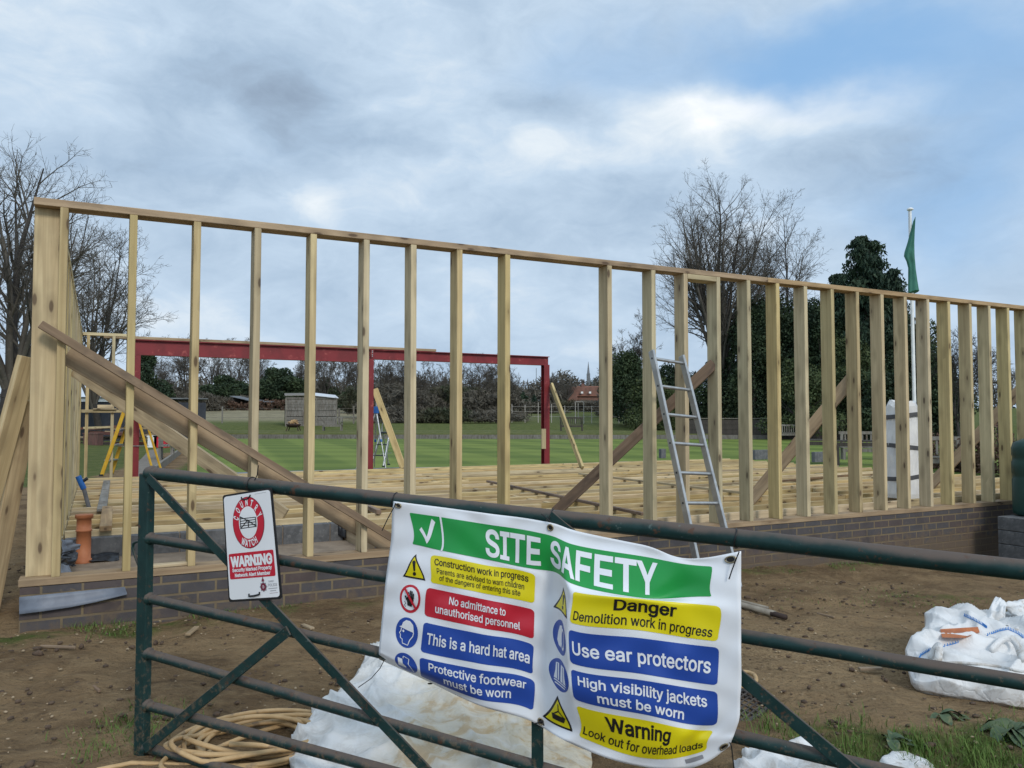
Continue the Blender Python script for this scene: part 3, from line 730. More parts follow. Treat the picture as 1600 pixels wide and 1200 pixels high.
def bundle():
    c = W(s_of(1411, 715, .52), .52, .453); R = [.165, .178, .182, .176, .18, .183, .176, .17, .165, .14, .06]; Z = [0, .05, .2, .35, .5, .65, .8, .95, 1.08, 1.14, 1.13]
    n = 40; V = []
    for i, (r, z) in enumerate(zip(R, Z)):
        for j in range(n):
            a = 2 * math.pi * j / n
            q = (abs(math.cos(a)) ** 4 + abs(math.sin(a)) ** 4) ** -.25
            rr = r * q * (1 + .085 * noise.noise((math.cos(a) * 2.6, math.sin(a) * 2.6, z * 2.2)) + .06 * noise.noise((math.cos(a) * 6, math.sin(a) * 6, z * 5)))
            V.append(c + D * (rr * math.cos(a)) + N * (rr * .85 * math.sin(a)) + UP * (z + (.05 * noise.noise((math.cos(a) * 1.5, math.sin(a) * 1.5, 7)) if i > 7 else 0)))
    Fc = [(i * n + j, i * n + (j + 1) % n, (i + 1) * n + (j + 1) % n, (i + 1) * n + j) for i in range(len(R) - 1) for j in range(n)]
    mb = MB(); mb.add(V, Fc, False); mb.add(V[-n:], [tuple(range(n))])
    o = mb.build('wrapped_roll', M['wrap'], None, c); tag(o, 'tall white wrapped roll with grey tape bands standing behind the right studs', 'wrapped roll')
    for z in (.22, .58, .95):
        V = []
        for zz in (z, z + .05):
            for j in range(n):
                a = 2 * math.pi * j / n; q = (abs(math.cos(a)) ** 4 + abs(math.sin(a)) ** 4) ** -.25; rr = .1885 * q * (1 + .02 * noise.noise((math.cos(a) * 2.6, math.sin(a) * 2.6, z * 2.2)))
                V.append(c + D * (rr * math.cos(a)) + N * (rr * .86 * math.sin(a)) + UP * (zz + .02 * math.sin(a + z * 9)))
        mb = MB(); mb.add(V, [(j, (j + 1) % n, n + (j + 1) % n, n + j) for j in range(n)], True); mb.build('tape_band', M['tape'], o, c + UP * z)
bundle()

def tank():
    c = W(10.10, -.68, 0); z0 = .30; X, Y = D, N
    prof = [(.02, .30), (0, .345), (0, .335), (.0, .345)]
    zs = [0, .02, .06, .40, .42, .46, .48, .60, .62, .66, .68, .76, .82, .86, .875]; rs = [.42, .445, .45, .45, .443, .443, .45, .45, .443, .443, .45, .45, .435, .36, .0]
    n = 48; V = []
    for z, r in zip(zs, rs):
        for j in range(n):
            a = 2 * math.pi * j / n; q = (abs(math.cos(a)) ** 5 + abs(math.sin(a)) ** 5) ** -.2
            V.append(c + X * (r * 1.15 * q * math.cos(a)) + Y * (r * .92 * q * math.sin(a)) + UP * (z0 + z))
    root = empty('oil_tank', c + UP * z0, 'dark green plastic oil tank on stacked blocks at the right edge', 'oil tank')
    mb = MB(); mb.add(V, [(i * n + j, i * n + (j + 1) % n, (i + 1) * n + (j + 1) % n, (i + 1) * n + j) for i in range(len(zs) - 1) for j in range(n)], True); mb.build('body', M['tankgreen'], root, c + UP * z0)
    for sx in (-1, 1):
        b = c + X * (sx * .44) + UP * (z0 + .80); mb = MB()
        prof = [(-.09, -.05), (.09, -.05), (.085, .03), (.05, .095), (0, .12), (-.05, .095), (-.085, .03)]
        mb.prism([b + Y * (u - .26) + UP * v - X * .02 for u, v in prof], X * .05); mb.build('lifting_lug', M['tankgreen'], root, b)
    MB().tube([c + UP * (z0 + .86), c + UP * (z0 + .96)], .12, 20).build('filler_cap', M['tankgreen'], root, c + UP * (z0 + .9))
    bl = [('lowest', 0), ('middle', 1), ('topmost', 2)]
    gz = .30 - .46
    for nm, k in bl:
        q = W(9.56, -.52)
        mb = MB().box(q + UP * (gz + .153 * k + .075 - .002), .30, .46, .148, X, Y, UP, .006)
        tag(mb.build('plinth_block', M['concrete'], None, q + UP * (gz + .153 * k)), nm + ' grey block of the stack under the green oil tank', 'block', 'blocks under the oil tank')
    q = c + X * .36; mb = MB().box(q + UP * (gz + .228), .30, .62, .458, X, Y, UP, .006)
    tag(mb.build('plinth_block', M['concrete'], None, q), 'grey block pier under the far end of the green oil tank', 'block', 'blocks under the oil tank')
tank()

def clay_pipe():
    c = on_z(130, 879, .236); c.z = .236
    mb = MB().tube([c, c + UP * .03, c + UP * .032, c + UP * .25, c + UP * .252, c + UP * .265, c + UP * .267, c + UP * .355, c + UP * .357, c + UP * .385], [.062, .062, .054, .054, .060, .060, .054, .054, .066, .066], 24)
    tag(mb.build('drain_pipe', M['clay'], None, c), 'orange clay drain pipe standing upright in the pit by the left corner', 'drain pipe')
    c = on_z(140, 797, .40); r = empty('standpipe', c, 'grey lagged water pipe with a blue head beside the left wall', 'water pipe')
    a = on_l(131, 764, (c - C0).dot(N)); b = on_l(122, 744, (c - C0).dot(N)); e = on_l(137, 747, (c - C0).dot(N))
    MB().tube([c, a], .022, 12).build('lagging', M['greypipe'], r, c); MB().tube([a, b], .030, 12).build('head', M['bluepipe'], r, a)
    MB().tube([(a + b) / 2, e], .018, 10).build('tap', M['blackplastic'], r, a)
    c = on_z(592, 866, .236); r = empty('standpipe', c, 'blue water pipe stub with a dark cap beside the safety banner', 'water pipe')
    l = (c - C0).dot(N); a = on_l(588, 850, l); b = on_l(583, 838, l)
    MB().tube([c, a], .018, 12).build('pipe', M['bluepipe'], r, c); MB().tube([a, b], .026, 12).build('cap', M['blackplastic'], r, a)
clay_pipe()

def crumple(name, pts, mat, label, cat, amp=.02, seed=0, thick=.003, nseg=14):
    """a sheet over a 4-sided patch of points, crumpled, with thickness"""
    A, B, C_, D_ = [Vector(p) for p in pts]; V = []; nrm = (B - A).cross(D_ - A).normalized()
    for j in range(nseg + 1):
        for i in range(nseg + 1):
            u, v = i / nseg, j / nseg
            p = (A * (1 - u) + B * u) * (1 - v) + (D_ * (1 - u) + C_ * u) * v
            p = p + nrm * (amp * (noise.noise((u * 2.5 + seed, v * 2.5, 0)) + .5 * noise.noise((u * 6, v * 6 + seed, 2))))
            V.append(p)
    w = nseg + 1; Fc = [(j * w + i, j * w + i + 1, (j + 1) * w + i + 1, (j + 1) * w + i) for j in range(nseg) for i in range(nseg)]
    mb = MB(); mb.add(V, Fc, True); o = mb.build(name, mat, None, A)
    so = o.modifiers.new('thickness', 'SOLIDIFY'); so.thickness = thick
    return tag(o, label, cat)
L1 = .55
crumple('membrane_sheet', [on_l(95, 842, 1.0), on_l(119, 846, 1.2), on_l(123, 858, 1.15), on_l(98, 868, .9)], M['dpm'], 'small blue-grey membrane sheet folded beside the clay pipe', 'membrane', .03, 3)
crumple('membrane_sheet', [on_l(92, 864, .8), on_l(121, 858, 1.15), on_l(119, 884, .95), on_l(90, 884, .7)], M['blackplastic'], 'crumpled black plastic sheet at the foot of the clay pipe', 'membrane', .05, 5)
crumple('membrane_sheet', [on_l(90, 880, .5), on_l(106, 884, .5), on_l(122, 906, .22), on_l(89, 909, .2)], M['dpm'], 'blue-grey membrane sheet inside the wall at the near left corner', 'membrane', .02, 8)
crumple('membrane_sheet', [on_l(138, 866, 1.72), on_l(186, 862, 1.72), on_l(186, 874, 1.5), on_l(139, 877, 1.5)], M['blackplastic'], 'black plastic strip at the foot of the grey blocks by the clay pipe', 'membrane', .02, 9)
crumple('membrane_sheet', [on_l(528, 806, 1.74), on_l(540, 808, 1.74), on_l(541, 842, 1.70), on_l(529, 836, 1.74)], M['blackplastic'], 'black membrane corner at the right end of the grey block wall', 'membrane', .008, 2)
crumple('membrane_sheet', [W(1.3, 8.99, .415), W(11, 8.99, .415), W(11, 9.45, .36), W(1.3, 9.45, .36)], M['dpm'], 'long grey membrane strip along the back edge of the floor', 'membrane', .035, 6, .004, 40)
crumple('membrane_sheet', [W(.2, 8.81, .40), W(2.9, 8.81, .40), W(2.9, 8.815, .33), W(.2, 8.815, .33)], M['blackplastic'], 'black damp course strip below the far left frame', 'membrane', .0, 6, .004, 8)
# flap of damp course hanging from under the sole plate at the near corner
def dpc_flap():
    top = [(30, 933), (70, 929), (110, 925), (150, 921), (195, 917)]; bot = [(30, 960), (70, 955), (110, 949), (150, 941), (199, 929)]
    V = []
    for k in range(5):
        f = k / 4
        for (a, b), (c, d) in zip(top, bot): V.append(on_l(a + (c - a) * f, b + (d - b) * f, -.016 - .035 * f * f))
    mb = MB(); mb.add(V, [(k * 5 + i, k * 5 + i + 1, (k + 1) * 5 + i + 1, (k + 1) * 5 + i) for k in range(4) for i in range(4)], True)
    o = mb.build('damp_course_flap', M['dpm'], None, V[0]); so = o.modifiers.new('thickness', 'SOLIDIFY'); so.thickness = .003
    tag(o, 'blue-grey damp course flap hanging below the near left corner of the frame', 'membrane')
dpc_flap()
# ------------------------------------------------------------------ field gate
def gate_pt(s, z, w=0.0): return G0 + GD * s - GN * w + UP * z
def sz(px, py, w=0.0):
    p = on_gate(px, py, w) - G0; return p.dot(GD), p.z
S1 = 3.30
def build_gate():
    root = empty('field_gate', gate_pt(0, .1), 'worn dark green tubular metal field gate across the foreground', 'gate')
    rails = [((275, 743.8), (1600, 890.5), .0247), ((275, 848), (1157, 993.5), .0187), ((275, 945), (1152, 1151), .0187),
             ((275, 1034), (550, 1114), .0187), ((250, 1107.5), (450, 1162), .0187), ((250, 1174), (325, 1194), .0187)]
    for a, b, r in rails:
        s0, z0 = sz(*a); s1, z1 = sz(*b); k = (z1 - z0) / (s1 - s0)
        f = lambda s: gate_pt(s, z0 + k * (s - s0))
        mb = MB().tube([f(.0), f(S1)], r, 18, False)
        mb.tube([f(.018), f(.026), f(.034)], [r + .006, r + .006, r + .0005], 18, False)     # weld fillet at the stile
        mb.build('rail', M['gate'], root, f(0))
    def bar(p, q, w, name='brace'):
        a = gate_pt(*sz(*p, w), w); b = gate_pt(*sz(*q, w), w); z = (b - a).normalized(); x = z.cross(GN).normalized()
        MB().box((a + b) / 2, .036, .008, (b - a).length, x, GN, z, .0015).build(name, M['gate'], root, a)
    bar((231, 745), (715, 1254), .0225); bar((226, 1170), (451, 985), .0310)
    a = gate_pt(*sz(858, 806, .0225), .0225); b = gate_pt(2.72, .40, .0225); q = gate_pt(*sz(1307, 1183, .0225), .0225)
    b = a + (q - a) * 1.35; z = (b - a).normalized(); x = z.cross(GN).normalized()
    MB().box((a + b) / 2, .036, .008, (b - a).length, x, GN, z, .0015).build('brace', M['gate'], root, a)
    a, b = gate_pt(-.004, .085), gate_pt(-.004, 1.183)
    MB().box((a + b) / 2, .054, .036, (b - a).length, GD, GN, UP, .004).build('stile', M['gate'], root, a)
    a, b = gate_pt(S1, -.03), gate_pt(S1, 1.06); MB().box((a + b) / 2, .054, .036, (b - a).length, GD, GN, UP, .004).build('stile', M['gate'], root, a)
    a, b = gate_pt(1.675, .02, .012), gate_pt(1.675, 1.07, .012); MB().box((a + b) / 2, .036, .010, (b - a).length, GD, GN, UP, .0015).build('upright', M['gate'], root, a)
    pts = [gate_pt(*sz(x, y)) for x, y in ((226, 846), (214, 846), (208.5, 849), (207.5, 856), (211, 868), (217, 884), (222, 898))]
    MB().tube(pts, .0058, 8).build('latch_loop', M['gate'], root, pts[0])
    p = gate_pt(S1 + .16, -.2); tag(MB().box(p + UP * .65, .15, .15, 1.3, GD, GN, UP, .012).build('gate_post', M['greywood'], None, p), 'square timber post that the green gate hangs from', 'gate post')
build_gate()

# ------------------------------------------------------------------ printed signs: shapes in sign units, bent onto the sign's surface
_tc = {}
try: FONT = bpy.data.fonts.load(bpy.utils.system_resource('DATAFILES') + '/fonts/Inter.woff2')     # the plain sans that ships inside Blender
except Exception: FONT = None
def glyphs(body, bold=.018):
    """outline text turned into a flat mesh (overlapping strokes merged), thickened by bold"""
    key = (body, bold)
    if key in _tc: return _tc[key]
    cu = bpy.data.curves.new('t', 'FONT'); cu.body = body; cu.size = 1.0
    if FONT: cu.font = FONT
    o = bpy.data.objects.new('t', cu); COL.objects.link(o); bpy.context.view_layer.update()
    dg = bpy.context.evaluated_depsgraph_get(); oc = o.evaluated_get(dg); cc = oc.to_curve(dg); loops = []
    for sp in cc.splines:
        bp = sp.bezier_points; L = []
        for i in range(len(bp)):
            q, r = bp[i], bp[(i + 1) % len(bp)]
            straight = (q.handle_right - q.co).length < 1e-6 and (r.handle_left - r.co).length < 1e-6
            n = 1 if (q.handle_right_type == 'VECTOR' and r.handle_left_type == 'VECTOR') or straight else 4
            P = geometry.interpolate_bezier(q.co, q.handle_right, r.handle_left, r.co, n + 1)[:-1]
            L += [(p.x, p.y) for p in P]
        C = []
        for p in L:
            if not C or math.hypot(p[0] - C[-1][0], p[1] - C[-1][1]) > 1e-4: C.append(p)
        if len(C) > 2: loops.append(C)
    oc.to_curve_clear(); bpy.data.objects.remove(o); bpy.data.curves.remove(cu)
    area = sum(sum(L[i][0] * L[(i + 1) % len(L)][1] - L[(i + 1) % len(L)][0] * L[i][1] for i in range(len(L))) for L in loops)
    sg = 1.0 if area > 0 else -1.0; out = []
    for L in loops:
        n = len(L); R = []
        for i in range(n):
            a, p, b = L[i - 1], L[i], L[(i + 1) % n]; l1 = math.hypot(p[0] - a[0], p[1] - a[1]); l2 = math.hypot(b[0] - p[0], b[1] - p[1])
            n1 = ((p[1] - a[1]) / l1, -(p[0] - a[0]) / l1); n2 = ((b[1] - p[1]) / l2, -(b[0] - p[0]) / l2); m = (n1[0] + n2[0], n1[1] + n2[1]); q = m[0] ** 2 + m[1] ** 2
            k = min(2.0 / max(q, .25), 2.2) * bold * sg; R.append((p[0] + m[0] * k, p[1] + m[1] * k))
        out.append(R)
    vs = []; ed = []
    for L in out:
        b0 = len(vs); vs += [Vector(p) for p in L]; ed += [(b0 + i, b0 + (i + 1) % len(L)) for i in range(len(L))]
    r = geometry.delaunay_2d_cdt(vs, ed, [], 0, 1e-5); V = [(v.x, v.y) for v in r[0]]; Fc = []
    for f in r[2]:
        cx = sum(V[i][0] for i in f) / len(f); cy = sum(V[i][1] for i in f) / len(f); w = 0
        for L in out:
            for i in range(len(L)):
                (x0, y0), (x1, y1) = L[i], L[(i + 1) % len(L)]
                if (y0 <= cy) != (y1 <= cy):
                    x = x0 + (cy - y0) / (y1 - y0) * (x1 - x0)
                    if x > cx: w += 1 if y1 > y0 else -1
        if w != 0: Fc.append(tuple(f))
    _tc[key] = (V, Fc); return V, Fc
def cap_h(bold):
    V, _ = glyphs('H', bold); return max(v[1] for v in V), min(v[1] for v in V)
def text_shape(body, u0, u1, base, cap, bold=.018, width=None):
    """text between u0 and u1, its baseline at v = base (v runs down)"""
    V, Fc = glyphs(body, bold); x0 = min(v[0] for v in V); x1 = max(v[0] for v in V); h = cap_h(bold)[0]
    return [(u0 + (x - x0) / (x1 - x0) * (u1 - u0), base - y / h * cap) for x, y in V], Fc
def poly_shape(P):
    tr = geometry.tessellate_polygon([[Vector((p[0], p[1], 0)) for p in P]])
    return list(P), [tuple(t) for t in tr]
def rrect(u0, v0, u1, v1, r=1.2, n=4):
    P = []
    for cx, cy, a0 in ((u1 - r, v0 + r, -90), (u1 - r, v1 - r, 0), (u0 + r, v1 - r, 90), (u0 + r, v0 + r, 180)):
        for k in range(n + 1):
            a = math.radians(a0 + 90 * k / n); P.append((cx + r * math.cos(a), cy + r * math.sin(a)))
    return poly_shape(P)
def ellipse(cx, cy, rx, ry, n=36): return poly_shape([(cx + rx * math.cos(2 * math.pi * k / n), cy + ry * math.sin(2 * math.pi * k / n)) for k in range(n)])
def strokes(pts, w, sx=1.0, sy=1.0):
    """a polyline of width w as one strip of quads"""
    V, Fc = [], []
    for i, p in enumerate(pts):
        a = pts[max(0, i - 1)]; b = pts[min(len(pts) - 1, i + 1)]; dx, dy = b[0] - a[0], b[1] - a[1]; l = math.hypot(dx, dy) or 1
        nx, ny = -dy / l * w / 2, dx / l * w / 2; V += [(p[0] + nx, p[1] + ny), (p[0] - nx, p[1] - ny)]
    return V, [(2 * i, 2 * i + 1, 2 * i + 3, 2 * i + 2) for i in range(len(pts) - 1)]
def print_mesh(name, shapes, mapper, parent, cut=1.0, org=None):
    """shapes: list of ((verts, faces), material key, layer) -> one mesh on the surface given by mapper(us, vs, layers)"""
    bm = bmesh.new(); lay = bm.verts.layers.float.new('lay'); keys = []
    for (V, Fc), key, layer in shapes:
        if key not in keys: keys.append(key)
        mi = keys.index(key); vs = []
        for u, v in V:
            q = bm.verts.new((u, v, 0)); q[lay] = layer; vs.append(q)
        for f in Fc:
            if len(set(f)) < 3: continue
            try: fc = bm.faces.new([vs[i] for i in f]); fc.material_index = mi
            except ValueError: pass
    # every shape keeps its layer: push layers apart in z so the cuts do not join them
    for v in bm.verts: v.co.z = v[lay]
    if cut:
        xs = [v.co.x for v in bm.verts]; ys = [v.co.y for v in bm.verts]
        for ax, lo, hi in ((0, min(xs), max(xs)), (1, min(ys), max(ys))):
            t = math.ceil(lo / cut) * cut
            while t < hi:
                co = [0, 0, 0]; no = [0, 0, 0]; co[ax] = t; no[ax] = 1
                bmesh.ops.bisect_plane(bm, geom=bm.verts[:] + bm.edges[:] + bm.faces[:], dist=1e-5, plane_co=co, plane_no=no); t += cut
    A = np.array([v.co[:] for v in bm.verts]); P = mapper(A[:, 0], A[:, 1], A[:, 2])
    org = Vector(P[0]) if org is None else Vector(org)
    for v, p in zip(bm.verts, P): v.co = Vector(p) - org
    bm.normal_update()
    for f in bm.faces:
        if f.normal.dot(-GN) < 0: f.normal_flip()
        f.smooth = True
    me = bpy.data.meshes.new(name); bm.to_mesh(me); bm.free()
    return link(name, me, [M[k] for k in keys], parent, Matrix.Translation(org))

# ---- the site safety banner: measured drape, 120 x 75 units
BU = [0, 6, 18, 38, 57, 63, 73, 92, 114, 120]
BV = [0, 5, 16, 20, 31, 33.5, 44.5, 47, 58, 60.5, 71.5, 75]
def L2(a, b, f): return (a[0] + (b[0] - a[0]) * f, a[1] + (b[1] - a[1]) * f)
def row(a, b, c, d38, e, f, g, h, i, j):
    if d38 is None: d38 = L2(c, e, (38 - 18) / 39)
    return [a, b, c, d38, e, f, g, h, i, j]
BP = [
 row((615, 783), (637, 786), (678, 791), None, (835, 812), (862, 817), (895, 828), (1003, 851), (1106, 871), (1158, 861)),
 row((613, 797), (640, 801), (682, 807), None, (835, 831), (861, 837), (893, 850), (1003, 869), (1112, 885), (1158, 886)),
 row((611, 844), (644, 850), (684, 859), None, (835, 889), (864, 893), (892, 911), (1003, 934), (1112, 932), (1158, 933)),
 row((609, 860), (632, 863), (675, 867), None, (836, 898), (868, 911), (895, 924), (1003, 936), (1124, 947), (1158, 950)),
 row((604, 895), (626, 901), (672, 910), None, (835, 943), (868, 952), (890, 972), (1000, 985), (1122, 1002), (1158, 1004)),
 row((603, 903), (624, 909), (668, 918), None, (835, 953), (868, 962), (889, 983), (1000, 997), (1123, 1012), (1158, 1015)),
 row((599, 944), (619, 951), (663, 962), None, (834, 999), (866, 1013), (891, 1035), (1003, 1053), (1121, 1071), (1158, 1075)),
 row((598, 953), (618, 960), (662, 972), None, (834, 1008), (865, 1023), (892, 1045), (1004, 1063), (1121, 1081), (1157, 1085)),
 row((594, 995), (613, 1003), (657, 1018), None, (833, 1054), (862, 1069), (897, 1092), (1005, 1116), (1119, 1133), (1154, 1128)),
 row((593, 1005), (612, 1012), (656, 1027), (745, 1046), (835, 1064), (861, 1081), (900, 1102), (1006, 1125), (1115, 1141), (1151, 1137)),
 row((592, 1025), (613, 1037), (658, 1057), (746, 1092), (833, 1111), (858, 1130), (903, 1150), (1003, 1184), (1105, 1172), (1143, 1158)),
 row((592, 1030), (614, 1040), (659, 1060), (748, 1102), (832, 1128), (853, 1140), (888, 1160), (996, 1197), (1110, 1188), (1140, 1166))]
def herm(xs, Y, q):
    xs = np.asarray(xs, float); Y = np.asarray(Y, float); h = np.diff(xs); dl = np.diff(Y, axis=0) / h.reshape(-1, *([1] * (Y.ndim - 1)))
    m = np.empty_like(Y); m[0], m[-1] = dl[0], dl[-1]
    hh = h.reshape(-1, *([1] * (Y.ndim - 1))); m[1:-1] = (dl[:-1] * hh[1:] + dl[1:] * hh[:-1]) / (hh[1:] + hh[:-1])
    i = np.clip(np.searchsorted(xs, q) - 1, 0, len(xs) - 2); t = ((q - xs[i]) / h[i]).reshape(-1, *([1] * (Y.ndim - 1))); hi = h[i].reshape(t.shape)
    return (2 * t**3 - 3 * t**2 + 1) * Y[i] + (t**3 - 2 * t**2 + t) * hi * m[i] + (-2 * t**3 + 3 * t**2) * Y[i + 1] + (t**3 - t**2) * hi * m[i + 1]
_fu, _fv = np.linspace(0, 120, 481), np.linspace(0, 75, 301)
_t = herm(BU, np.array(BP, float).transpose(1, 0, 2), _fu)           # (481, rows, 2)
_BT = herm(BV, _t.transpose(1, 0, 2), _fv)                            # (301, 481, 2)
def npsmooth(a, b, x):
    t = np.clip((x - a) / (b - a), 0, 1); return t * t * (3 - 2 * t)
def banner_w(u, v):
    vv = v / 75
    w = .034 - .014 * np.exp(-((u - 61) / 2.6) ** 2) * npsmooth(.12, .3, vv) + .085 * npsmooth(61, 73, u) * (1 - .55 * npsmooth(.7, 1, vv)) * (1 - .80 * npsmooth(82, 118, u)) * npsmooth(.02, .30, vv)
    w = w + .026 * np.sin(np.pi * np.clip(u / 57, 0, 1)) * npsmooth(0, .45, vv)
    w = w - .020 * np.exp(-((u - 101) / 8) ** 2 - ((v - 15 + (u - 101) * .25) / 3.2) ** 2) + .012 * np.exp(-((u - 93) / 12) ** 2 - ((v - 20.5) / 3) ** 2)
    w = w - .045 * npsmooth(66, 75, v) * npsmooth(48, 20, u) + .020 * np.exp(-((u - 104) / 11) ** 2 - ((v - 66) / 7) ** 2)
    w = w - .016 * np.exp(-((u - 112 + (v - 60) * .4) / 3.0) ** 2) * npsmooth(50, 62, v)
    w = w + .0022 * np.sin(u * .42 + v * .21 + 1.3 * np.sin(v * .17)) + .0014 * np.sin(v * .55 - u * .13 + 2.0 * np.sin(u * .09))
    return w
_T1 = GN.dot(G0 - CAM)
def banner_map(u, v, lay):
    u = np.asarray(u, float); v = np.asarray(v, float); fu = np.clip(u / .25, 0, 479.999); fv = np.clip(v / .25, 0, 299.999)
    i = fu.astype(int); j = fv.astype(int); a = (fu - i)[:, None]; b = (fv - j)[:, None]
    P = (_BT[j, i] * (1 - a) + _BT[j, i + 1] * a) * (1 - b) + (_BT[j + 1, i] * (1 - a) + _BT[j + 1, i + 1] * a) * b
    A = (P[:, 0] - 800) / F; B = (600 - P[:, 1]) / F
    R = np.stack([A, math.cos(PITCH) - B * math.sin(PITCH), math.sin(PITCH) + B * math.cos(PITCH)], 1)
    w = banner_w(u, v) + np.asarray(lay) * .0011
    k = (_T1 - w) / (R @ np.array(GN)); return np.array(CAM) + R * k[:, None]

